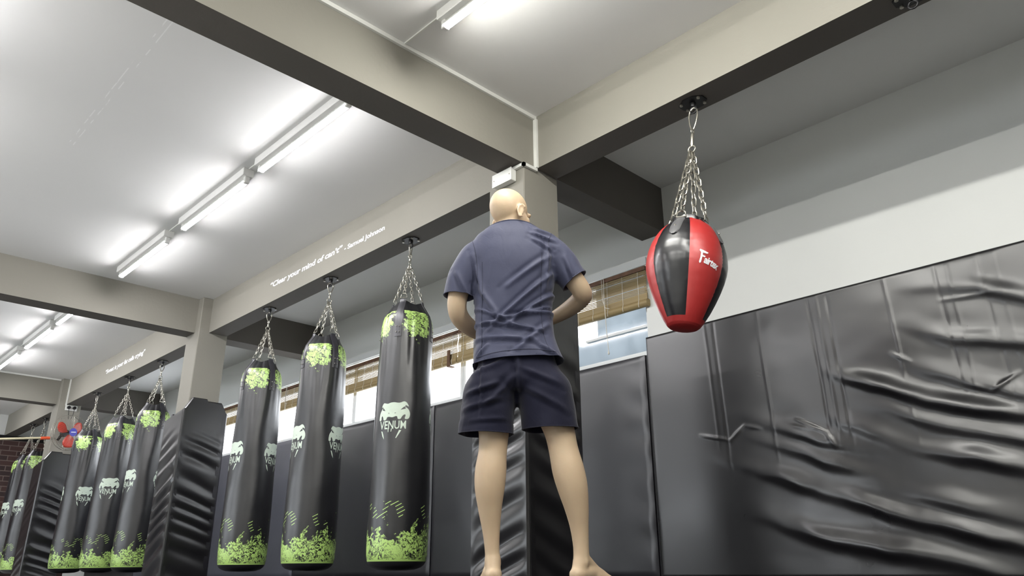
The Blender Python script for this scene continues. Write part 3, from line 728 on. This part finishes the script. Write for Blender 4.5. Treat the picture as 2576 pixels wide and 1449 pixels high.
def big_disp(x0):
    SE = [.30, .36, .66, .98, 1.03, 1.09, 1.41, 1.66, 1.72, 1.86, 1.93, 2.9, 3.4]
    def f(x, z):
        X = x + x0; d = 0
        zz = z + .018 * nz3(X, z, 3.0) + .006 * nz3(X, z, 11, 3)
        for P_, am in DRAPES:
            if X < P_[0][0] - .15 or X > P_[-1][0] + .15: continue
            zc = P_[-1][1] + (X - P_[-1][0]) * (P_[-1][1] - P_[-2][1]) / (P_[-1][0] - P_[-2][0])
            for (xa, za), (xb, zb) in zip(P_[:-1], P_[1:]):
                if X <= xb: zc = za + (zb - za) * (X - xa) / (xb - xa); break
            k = sm(P_[0][0] - .12, P_[0][0] + .45, X) * (1 - sm(P_[-1][0] - .3, P_[-1][0] + .15, X))
            t_ = zz - zc + .03; d += 1.3 * am * k * (.75 + .9 * nz3(X, zc, 2.6, am * 900)) * math.exp(-(t_ / (.058 if t_ > 0 else .032)) ** 2)
        for k, sx_ in enumerate(SE):
            wv = sx_ + .03 * (1.5 - z) + .006 * nz3(k, z, 3, 5)
            d -= (.0022 if k % 2 else -.0018) * ridge((X - wv) / .007) * sm(.60, .85, z + .15 * nz3(k, z, 1, 2))
        for xa, za, xb, zb, am in ((.20, .82, .40, .765, .006), (.40, .765, .50, .84, .006), (.50, .84, .60, .81, .004), (.82, .83, .98, .74, .007), (.98, .74, 1.02, .66, .005), (.80, .80, .92, .76, .005), (1.80, .83, 1.92, .90, .006), (1.70, .88, 1.80, .83, .005), (1.38, 1.10, 1.46, 1.04, .005), (1.66, 1.32, 1.9, 1.30, .004)):
            dx, dz = xb - xa, zb - za; L2 = dx * dx + dz * dz; t_ = max(0, min(1, ((X - xa) * dx + (z - za) * dz) / L2))
            dist = math.hypot(X - xa - dx * t_, z - za - dz * t_)
            if dist < .05: d += am * math.exp(-(dist / .011) ** 2) * math.sin(PI * (.1 + .8 * t_))
        return d + .006 * nz3(X, z, 1.8, 20) + .0025 * nz3(X, z * 1.6, 5, 4) * sm(.2, .8, X)
    return f
o = slab(4.0, 1.53, .085, big_disp(-.165), 520, 260).build('wall_pad', 'vinyl_gloss'); o.location = (-.165, WY - .015, 0.004)
tag(o, 'huge wrinkled glossy black wall pad, taller than the rest, below the white wall', 'wall pad', 'vinyl pads along the window wall')
es = MB().box((-.235, WY - .03, .004), (-.150, WY - .001, 1.425)).build('gap_filler', 'blackmetal', o); es.location = (.165, -(WY - .015), -.004)  # added black filler that darkens the gap beside the tall pad
pads = [(-2.49, -.215, 'vinyl', 'smooth black wall pad under the frosted window, beside the huge wrinkled one'), (-4.74, -2.50, 'vinyl', 'black wall pad behind the bag nearest the person'), (-6.98, -4.752, 'vinyl_grey', 'lighter grey wall pad behind the bag closest to the middle column'),
        (-9.22, -6.99, 'vinyl_grey', 'grey wall pad behind the bags left of the middle column'), (-11.4, -9.23, 'vinyl', 'dark wall pad beyond the fan column')]
for k, (a, b, m_, lab) in enumerate(pads):
    def dsp(x, z, k=k): return .007 * nz3(x, z * .7, 1.4, k * 7) + .003 * nz3(x, z, 4, k) + .003 * sm(.25, 0, (b - a) - x) * math.sin(z * 26 + 3 * nz3(x, z, 2, k))
    o = slab(b - a, 1.425, .048, dsp, 90, 60, .01).build('wall_pad', m_); o.location = (a, WY - .002, 0.004); tag(o, lab, 'wall pad', 'vinyl pads along the window wall')
# column pads: four panels wrapped around each of the three columns
def fold_disp(seed, amp, sl, lo=0.0):
    def f(x, z):
        c = z + sl * x - .28 * (x - .2) ** 2 * (1 if sl >= 0 else -1) + .035 * nz3(x * 1.2, z, 2.2, seed)
        k = sm(1.38, 1.0, z) * (.5 + .5 * abs(nz3(.3, z, 1.7, seed + 4)) * 2)
        ph = c / .135 + .3 * math.sin(c * 8 + seed)
        s_ = math.sin(2 * PI * ph)
        return amp * (lo + (1 - lo) * k) * (s_ + .12 * math.sin(4 * PI * ph + seed)) * (.12 + .88 * math.sin(PI * min(1, max(0, x / .43))) ** .7) + .003 * nz3(x, z, 3, seed)
    return f
def col_pad(cx, seed, lab, a1, a2, w2=.435, xr=.062, yf=-.163):
    root = empty('column_pad', (cx, 0, 0)); tag(root, lab, 'column pad', 'vinyl pads wrapped around the columns')
    xl = xr - .425; H1, H2 = 1.50, 1.615
    def p(name, loc, rz, wd, top, dsp, m_):
        o = slab(wd, 1, .05, dsp, 40, 150, .012, top).build(name, m_, root); o.location = loc; o.rotation_euler.z = rz; return o
    p('panel', (xl, yf + .05, .004), 0, xr - xl - .001, lambda x: 1.44 + .06 * x / .42, fold_disp(seed, a1, -.42), 'vinyl_gloss')
    def top2(x):
        q = min(x, w2 - x); return 1.485 + (H2 - 1.485) * min(1, q / .075) if x < w2 / 2 else 1.455 + (H2 - .02 - 1.455) * min(1, q / .075)
    p('panel', (xr - .05, yf + .008, .004), PI / 2, w2 - .016, top2, fold_disp(seed + 5, a2, .36), 'vinyl_gloss')
    p('panel', (xr, yf + w2 - .05 , .004), PI, xr - xl, lambda x: 1.5, fold_disp(seed + 9, .003, 0), 'vinyl')
    p('panel', (xl + .05, yf + w2 - .05, .004), -PI / 2, w2 - .1, lambda x: 1.5, fold_disp(seed + 12, .003, 0), 'vinyl')
    return root
col_pad(0, 1, 'black folded padding around the column right behind the person', .016, .006)
col_pad(-4.522, 3, 'black padding around the middle column, its top corners cut off', .011, .007)
col_pad(-9.195, 6, 'black padding around the fan column', .006, .007)

# ------------------------------------------------------------------ writing on the beams
def beam_text(segs, y, lab):
    vs, fs = [], []
    for s_, xa, xb, z0, cap, shear in segs:
        v_, f_ = text_mesh(s_, 1, .028, shear, 1, .98); x0 = min(q[0] for q in v_); x1 = max(q[0] for q in v_); o = len(vs)
        k = cap / .73; vs += [(xa + (q[0] - x0) / (x1 - x0) * (xb - xa), y, z0 + q[1] * k) for q in v_]; fs += [tuple(i + o for i in f) for f in f_]
    return tag(MB().add(vs, fs).build('beam_lettering', 'white', None, False), lab, 'lettering', 'white vinyl quotes on the beams')
beam_text([('\u201cClear your mind of can\u2019t\u201d', -3.289, -2.115, 2.425, .050, .12)], -.0015, 'white lettered quote about clearing your mind on the near beam')
beam_text([('- Samuel Johnson', -2.085, -1.542, 2.412, .040, 0)], -.0015, 'white lettered name of the author after the quote about the mind')
beam_text([('\u201cSweat is your fat cells crying\u201d', -7.66, -6.30, 2.437, .056, .12)], -.0015, 'small white lettered quote on the beam beyond the middle column')
# ------------------------------------------------------------------ person
exec_person = True
YAW = math.radians(45.6464)
Cg = Vector((CAM.x, CAM.y, 0)); PB = Cg + Fh * 3.10
# body space: x = to the picture's right, y = away from the camera, z = up
def V(*a): return Vector(a)
def cat(pts, n=6):
    out = []
    P_ = [pts[0]] + list(pts) + [pts[-1]]
    for i in range(1, len(P_) - 2):
        p0, p1, p2, p3 = [np.array(q, float) for q in P_[i - 1:i + 3]]
        for k in range(n):
            t_ = k / n; out.append(.5 * ((2 * p1) + (-p0 + p2) * t_ + (2 * p0 - 5 * p1 + 4 * p2 - p3) * t_ ** 2 + (-p0 + 3 * p1 - 3 * p2 + p3) * t_ ** 3))
    out.append(np.array(pts[-1], float)); return out
def limb(mb, pts, n=20, sub=6, ends=True):   # pts rows: x y z radius
    q = cat(pts, sub); P_ = [Vector(a[:3]) for a in q]; R_ = [float(a[3]) for a in q]
    if ends:
        d0 = (P_[0] - P_[1]).normalized(); d1 = (P_[-1] - P_[-2]).normalized()
        P_ = [P_[0] + d0 * R_[0] * .95, P_[0] + d0 * R_[0] * .7] + P_ + [P_[-1] + d1 * R_[-1] * .7, P_[-1] + d1 * R_[-1] * .95]
        R_ = [R_[0] * .3, R_[0] * .72] + R_ + [R_[-1] * .72, R_[-1] * .3]
    mb.tube(P_, R_, n); return mb
def torso(mb, rows, n=40, sub=4, p=2.4):     # rows: z cx cy rx ry
    rings = []
    for a in cat(rows, sub):
        z, cx, cy, rx, ry = a; ring = []
        for j in range(n):
            th = 2 * PI * j / n; c_, s_ = math.cos(th), math.sin(th)
            ring.append((cx + rx * abs(c_) ** (2 / p) * (1 if c_ > 0 else -1), cy + ry * abs(s_) ** (2 / p) * (1 if s_ > 0 else -1), z))
        rings.append(ring)
    mb.rings(rings); return mb
def fuse(mb, vox, smooth_it, fac=.5):
    me = mb.mesh('tmp'); o = bpy.data.objects.new('tmp', me); COL.objects.link(o)
    r = o.modifiers.new('r', 'REMESH'); r.mode = 'VOXEL'; r.voxel_size = vox; r.use_smooth_shade = True
    s_ = o.modifiers.new('s', 'SMOOTH'); s_.iterations = smooth_it; s_.factor = fac
    dg = bpy.context.evaluated_depsgraph_get(); dg.update(); out = bpy.data.meshes.new_from_object(o.evaluated_get(dg))
    bpy.data.objects.remove(o); return out
def hand(mb, wr, d, pn, side, curl):          # wrist, pointing direction, palm normal (fingers curl towards it)
    d = d.normalized(); pn = (pn - d * pn.dot(d)).normalized(); lat = d.cross(pn) * side
    Rm = Matrix((lat, d, pn)).transposed()
    mb.ell(wr + d * .05, (.040, .055, .016), Rm, 20, 12)
    limb(mb, [(*(wr - d * .02), .025), (*(wr + d * .03), .027)], 14)
    for i, (off, ln_, r) in enumerate(((-.030, .070, .0083), (-.010, .080, .0087), (.011, .075, .0083), (.030, .060, .0075))):
        p = wr + d * .088 + lat * off; pts = [(*(p - d * .02), r * 1.1), (*p, r * 1.1)]; a = 0
        for k, fr in enumerate((.45, .3, .25)):
            a += math.radians(curl * (1.0 + .12 * i)); p = p + (d * math.cos(a) + pn * math.sin(a)) * ln_ * fr; pts.append((*p, r * (1 - .1 * k)))
        limb(mb, pts, 10, 4)
    p = wr + d * .022 - lat * .030; pts = [(*(wr + d * .01 - lat * .012), .013), (*p, .012)]; dr = (d * .75 - lat * .65 + pn * .35).normalized()
    for fr, r in ((.036, .011), (.030, .0095), (.022, .008)):
        p = p + dr * fr; pts.append((*p, r)); dr = (dr + pn * .35 + lat * .25).normalized()
    limb(mb, pts, 10, 4)
HR = Matrix.Rotation(math.radians(-44), 3, 'Z') @ Matrix.Rotation(math.radians(-7), 3, 'Y') @ Matrix.Rotation(math.radians(-9), 3, 'X')
HO = V(-.006, .005, 1.577)
def hp(x, y, z): return HO + HR @ V(x, y, z)
b = MB()
# head: cranium, jaw, face
b.ell(hp(0, -.012, .022), (.077, .096, .093), HR, 32, 20); b.ell(hp(0, .045, -.055), (.056, .05, .062), HR, 24, 14); b.ell(hp(0, .015, -.03), (.066, .075, .07), HR, 24, 14)
b.ell(hp(0, .088, -.098), (.024, .018, .018), HR); b.ell(hp(0, .082, .012), (.052, .018, .016), HR)
limb(b, [(*hp(0, .090, .0), .009), (*hp(0, .106, -.03), .011), (*hp(0, .112, -.044), .013)], 12); b.ell(hp(.013, .098, -.048), (.009, .011, .008), HR); b.ell(hp(-.013, .098, -.048), (.009, .011, .008), HR)
b.ell(hp(0, .094, -.070), (.024, .011, .0065), HR); b.ell(hp(0, .091, -.080), (.020, .011, .007), HR)
for s_ in (-1, 1):
    b.ell(hp(s_ * .040, .060, -.034), (.020, .020, .020), HR)
    er = HR @ Matrix.Rotation(s_ * math.radians(-24), 3, 'Z') @ Matrix.Rotation(math.radians(-10), 3, 'X')
    c_ = hp(s_ * .077, -.010, -.036)
    pts = []
    for k in range(15):
        a = -2.2 + 4.6 * k / 14; q = c_ + er @ V(s_ * .011, -math.cos(a) * .019 * (1 if math.sin(a) > -.3 else .8), math.sin(a) * .035); pts.append((*q, .0048 if k < 13 else .004))
    limb(b, pts, 8, 2); b.ell(c_ + er @ V(s_ * .003, 0, 0), (.006, .017, .030), er, 14, 10); b.ell(c_ + er @ V(s_ * .008, .0, -.029), (.006, .009, .009), er, 12, 8)
# neck and trunk
limb(b, [(.008, .0, 1.40, .066), (.004, .0, 1.47, .062), (-.006, .004, 1.53, .060), (-.012, .008, 1.57, .058)], 24)
torso(b, [(.84, .02, .0, .120, .085), (.90, .018, .0, .130, .092), (1.0, .008, .0, .145, .09), (1.10, .005, .0, .142, .088), (1.22, .008, .0, .150, .098), (1.33, .008, .0, .160, .098), (1.40, .006, .0, .150, .085), (1.445, .004, .0, .11, .07), (1.47, .004, .0, .06, .05)])
# arms
LA = [(-.155, 0, 1.375, .055), (-.205, -.002, 1.30, .050), (-.232, .0, 1.20, .045), (-.240, .012, 1.125, .042), (-.222, .055, 1.085, .041), (-.175, .13, 1.062, .036), (-.12, .20, 1.05, .027)]
RA = [(.150, 0, 1.415, .055), (.205, .0, 1.345, .050), (.262, .0, 1.265, .046), (.305, .02, 1.205, .043), (.308, .06, 1.185, .042), (.255, .14, 1.16, .037), (.17, .21, 1.13, .027)]
limb(b, LA); limb(b, RA)
hand(b, V(-.12, .20, 1.05), V(.75, .60, .05), V(.35, -.25, .9), 1, 24); hand(b, V(.17, .21, 1.13), V(-.85, .45, -.12), V(-.2, -.2, -.95), 1, 26)
# legs
limb(b, [(-.050, .0, .86, .075), (-.075, .0, .74, .084), (-.078, -.002, .64, .070), (-.078, -.006, .565, .061), (-.082, -.010, .50, .058), (-.089, -.016, .43, .063), (-.093, -.014, .36, .060), (-.092, -.006, .28, .047), (-.087, .0, .20, .035), (-.083, .0, .13, .029), (-.080, .0, .085, .030)], 26)
limb(b, [(.085, .0, .86, .075), (.135, .0, .74, .084), (.165, -.002, .66, .071), (.190, -.006, .585, .063), (.204, -.010, .51, .060), (.220, -.016, .43, .0645), (.236, -.014, .36, .061), (.250, -.008, .28, .048), (.258, -.002, .21, .037), (.262, .0, .14, .031), (.262, .0, .09, .032)], 26)
def foot(ank, ang):
    d = V(math.sin(ang), math.cos(ang), 0); s_ = V(math.cos(ang), -math.sin(ang), 0)
    def q(f_, l, z): return V(ank[0], ank[1], 0) + d * f_ + s_ * l + V(0, 0, z)
    limb(b, [(*q(-.028, 0, .036), .033), (*q(.0, 0, .04), .034), (*q(.045, .0, .042), .037), (*q(.10, .003, .032), .031), (*q(.145, .006, .022), .021)], 18)
    limb(b, [(*q(0, 0, .10), .031), (*q(-.018, 0, .05), .029)], 16)
    limb(b, [(*q(.0, 0, .095), .032), (*q(.05, 0, .065), .028), (*q(.10, 0, .045), .02)], 16)
    for l in (-.024, .0, .024): limb(b, [(*q(.06, l * .8, .03), .022), (*q(.145, l, .018), .0175)], 12)
    for l in (-1, 1): b.ell(q(0, l * .021, .088 if l < 0 else .08), (.012, .018, .022))
    sd = -1 if ang > 0 else 1
    for k, (l, f_, r) in enumerate(((.033, .195, .0125), (.012, .195, .0085), (-.005, .188, .008), (-.021, .178, .0078), (-.036, .165, .0075))):
        l = l * sd
        limb(b, [(*q(f_ - .06, l * .85, .019), r * 1.1), (*q(f_ - .02, l, .019), r), (*q(f_, l * 1.02, .0115), r * .95)], 10, 4)
foot((-.080, 0), math.radians(-8)); foot((.262, 0), math.radians(42))
bme = fuse(b, .0052, 5); 
person = mk('person', bme, 'skin'); person.location = PB; person.rotation_euler.z = YAW
tag(person, 'bald person in navy shirt and shorts standing barefoot with back to the camera', 'person')
for s_ in (-1, 1):
    e_ = MB().ell(hp(s_ * .031, .0785, -.007), (.0105, .0085, .0062), HR); e_ = e_.build('eye', 'eye', person)
    tag(MB().ell(hp(s_ * .031, .0860, -.007), (.0046, .0022, .0046), HR, 12, 8).build('iris', 'blackmetal', e_), 'dark iris')
# shirt
s = MB()
torso(s, [(.80, .030, -.004, .204, .140), (.86, .027, -.004, .195, .136), (.91, .020, -.004, .182, .130), (.98, .012, .0, .170, .118), (1.06, .008, .0, .168, .112), (1.14, .008, .0, .170, .112), (1.22, .010, .0, .176, .116), (1.30, .010, .0, .184, .120), (1.36, .006, .0, .186, .116), (1.41, .002, .0, .176, .104), (1.45, .002, .0, .164, .094), (1.482, .003, .0, .128, .082), (1.508, .002, .0, .088, .074), (1.55, .0, .0, .068, .068)], p=2.35)
limb(s, [(-.12, 0, 1.375, .075), (-.170, -.002, 1.345, .072), (-.212, -.002, 1.26, .070), (-.232, .0, 1.19, .066), (-.243, .0, 1.10, .064)], 22, ends=False)
limb(s, [(.115, 0, 1.41, .076), (.168, .0, 1.385, .073), (.222, .0, 1.325, .071), (.262, .0, 1.258, .066), (.322, .0, 1.185, .062)], 22, ends=False)
sme = fuse(s, .0065, 16)
def clip(me, planes, wrinkle, off=0, sub=False):
    bm = bmesh.new(); bm.from_mesh(me)
    bmesh.ops.recalc_face_normals(bm, faces=bm.faces)
    for v_ in bm.verts: v_.normal_update()
    N_ = {v_.index: v_.normal.copy() for v_ in bm.verts}
    for v_ in bm.verts: v_.co = v_.co + N_[v_.index] * wrinkle(v_.co, N_[v_.index])
    for co, no, test in planes:
        gv = [v_ for v_ in bm.verts if test(v_.co)]; ge = {e for v_ in gv for e in v_.link_edges}; gf = {f for v_ in gv for f in v_.link_faces}
        gv2 = {v_ for f in gf for v_ in f.verts} | set(gv); ge = {e for f in gf for e in f.edges} | ge
        bmesh.ops.bisect_plane(bm, geom=list(gv2) + list(ge) + list(gf), plane_co=co, plane_no=no, clear_outer=True)
    for f in bm.faces: f.smooth = True
    out = bpy.data.meshes.new('cloth'); bm.to_mesh(out); bm.free(); return out
def seg(p, a, c, w_):     # signed ridge along a line in the picture plane
    ax, az = a; cx, cz = c; dx, dz = cx - ax, cz - az; L2 = dx * dx + dz * dz; t_ = max(0, min(1, ((p.x - ax) * dx + (p.z - az) * dz) / L2))
    qx, qz = ax + dx * t_, az + dz * t_; L_ = math.sqrt(L2); sd = ((p.x - qx) * dz - (p.z - qz) * dx) / L_
    dist = math.hypot(p.x - qx, p.z - qz); env = math.sin(PI * min(1, max(0, .08 + .84 * t_))) ** .6
    return env * math.exp(-(dist / w_) ** 2) - .5 * env * math.exp(-((sd - w_ * 1.6) / w_) ** 2) * (1 if dist < w_ * 4 else 0)
FOLD = [((.17, 1.25), (-.10, .99), .012, .008), ((.185, 1.17), (-.02, 1.01), .011, .008), ((.165, 1.33), (-.02, 1.18), .014, .006), ((.17, 1.08), (-.12, 1.02), .010, .009), ((.16, 1.10), (.04, 1.06), .008, .008), ((-.16, 1.03), (.12, .985), .010, .007), ((-.15, .96), (.10, .94), .014, .006), ((-.15, 1.20), (-.04, 1.02), .013, .005), ((.15, 1.02), (.02, .90), .013, .006), ((-.155, 1.10), (.02, 1.0), .010, .006),
        ((.105, 1.462), (.185, 1.44), .009, .004), ((.09, 1.437), (.185, 1.405), .009, .005), ((.09, 1.405), (.17, 1.36), .010, .005), ((-.17, 1.34), (-.12, 1.15), .012, .006), ((.16, 1.38), (.14, 1.18), .013, .006), ((.23, 1.33), (.27, 1.22), .012, .005), ((-.24, 1.26), (-.20, 1.17), .012, .005), ((-.10, .93), (-.16, .86), .01, .006), ((.10, .93), (.19, .87), .011, .006)]
def wr_shirt(p, n):
    d = .0035 * noise.noise(Vector((p.x * 7, p.y * 7, p.z * 5))) + .0018 * noise.noise(Vector((p.x * 20, p.y * 20, p.z * 14)))
    if p.y < .05:
        for a, c, w_, am in FOLD: d += 2.1 * am * seg(p, a, c, w_ * .75)
    d += .004 * math.sin(p.z * 60 + p.x * 25 + 4 * noise.noise(p * 6)) * sm(.95, .86, p.z) * .6
    return d
low = Vector((0, 0, .868))
lsl = Vector((-.2325, 0, 1.175)); ln2 = Vector((-.10, .0, -1)).normalized(); rsl = Vector((.272, 0, 1.243)); rn2 = Vector((.62, 0, -.78)).normalized()
nk = Vector((0, -.072, 1.506)); nn = Vector((-.02, .40, 1)).normalized()
sme = clip(sme, [(low, Vector((.06, 0, -1)).normalized(), lambda c: c.z < 1.0), (lsl, ln2, lambda c: c.x < -.168 and c.z < 1.24), (rsl, rn2, lambda c: c.x > .19 and c.z > 1.0), (nk, nn, lambda c: c.z > 1.36 and abs(c.x) < .15)], wr_shirt)
shirt = mk('t_shirt', sme, 'shirt', person); md = shirt.modifiers.new('s', 'SOLIDIFY'); md.thickness = .003; md.offset = -1
tag(shirt, 'slate blue short-sleeved shirt')
# hem stitching: thin raised bands following the open edges
def hem_bands(me, parent, mname, test, wd=.0022):
    bm = bmesh.new(); bm.from_mesh(me); bd = [e for e in bm.edges if e.is_boundary and test((e.verts[0].co + e.verts[1].co) / 2)]
    adj = {}
    for e in bd:
        a, c = e.verts; adj.setdefault(a, []).append(c); adj.setdefault(c, []).append(a)
    seen = set()
    for st in list(adj):
        if st in seen: continue
        loop = [st]; seen.add(st); cur = st
        while True:
            nx_ = [v_ for v_ in adj[cur] if v_ not in seen]
            if not nx_: break
            cur = nx_[0]; seen.add(cur); loop.append(cur)
        if len(loop) > 20: MB().tube([v_.co.copy() for v_ in loop[::2]], wd, 6, closed=True).build('hem', mname, parent)
    bm.free()
hem_bands(sme, shirt, 'shirt', lambda c: True)
from mathutils.bvhtree import BVHTree
def seam(me, pts, parent, m, r=.0012, name='seam'):
    bm = bmesh.new(); bm.from_mesh(me); tr = BVHTree.FromBMesh(bm); out = []
    for a in cat(pts, 8):
        h = tr.ray_cast(Vector((a[0], -.6, a[1])), Vector((0, 1, 0)))
        if h[0] is not None: out.append(h[0] + h[1] * .0006)
    bm.free()
    if len(out) > 3: MB().tube(out, r, 5).build(name, m, parent)
M['thread'] = mat('dark_thread', (44, 46, 66), .7)
seam(sme, [(-.128, 1.30), (-.126, 1.18), (-.128, 1.05), (-.126, .95), (-.130, .885)], shirt, 'thread')
seam(sme, [(.130, 1.34), (.124, 1.20), (.122, 1.08), (.130, .97), (.150, .905)], shirt, 'thread')
seam(sme, [(-.176, 1.425), (-.160, 1.36), (-.150, 1.28), (-.150, 1.22)], shirt, 'thread'); seam(sme, [(.176, 1.452), (.162, 1.40), (.160, 1.33), (.158, 1.28)], shirt, 'thread')
seam(sme, [(-.150, .874), (-.06, .886), (.04, .896), (.13, .896), (.18, .890)], shirt, 'thread')
# shorts
k = MB()
torso(k, [(.74, .02, .0, .10, .10), (.78, .024, -.004, .194, .126), (.83, .024, -.004, .178, .120), (.87, .020, -.004, .162, .110), (.98, .012, .0, .145, .095)], p=2.5)
torso(k, [(.86, -.050, -.002, .085, .10), (.78, -.086, -.004, .110, .122), (.70, -.100, -.004, .112, .116), (.62, -.106, -.004, .108, .112), (.52, -.110, -.004, .106, .110)], p=2.4)
torso(k, [(.86, .085, -.002, .09, .10), (.78, .122, -.004, .120, .122), (.70, .140, -.004, .118, .116), (.62, .152, -.004, .113, .112), (.52, .164, -.004, .110, .110)], p=2.4)
kme = fuse(k, .007, 14)
KF = [((-.02, .86), (-.16, .80), .014, .006), ((-.18, .72), (-.06, .76), .012, .007), ((-.19, .66), (-.05, .70), .013, .006), ((.0, .78), (-.12, .66), .014, .006), ((.04, .82), (.18, .76), .014, .005), ((.06, .74), (.2, .66), .015, .005), ((-.17, .61), (-.03, .62), .010, .004), ((.02, .88), (.03, .74), .012, .007), ((-.12, .85), (-.13, .62), .007, .004)]
def wr_shorts(p, n):
    d = .006 * noise.noise(Vector((p.x * 6, p.y * 6, p.z * 6 + 9))) + .003 * noise.noise(Vector((p.x * 17, p.y * 17, p.z * 13)))
    for a, c, w_, am in KF: d += am * seg(p, a, c, w_ * .85) * 2
    d += .005 * sm(.66, .58, p.z) * math.sin(math.atan2(p.y, p.x - (-.108 if p.x < .03 else .155)) * 5 + p.z * 6)
    return d
kme = clip(kme, [(V(0, 0, .572), Vector((-.02, .05, -1)).normalized(), lambda c: c.z < .70 and c.x < .028), (V(0, 0, .590), Vector((0.02, .05, -1)).normalized(), lambda c: c.z < .70 and c.x >= .028), (V(0, 0, .96), V(0, 0, 1), lambda c: c.z > .9)], wr_shorts)
shorts = mk('shorts', kme, 'shorts', person); md = shorts.modifiers.new('s', 'SOLIDIFY'); md.thickness = .003; md.offset = -1
tag(shorts, 'dark navy knee-length shorts'); hem_bands(kme, shorts, 'shorts', lambda c: c.z < .8)
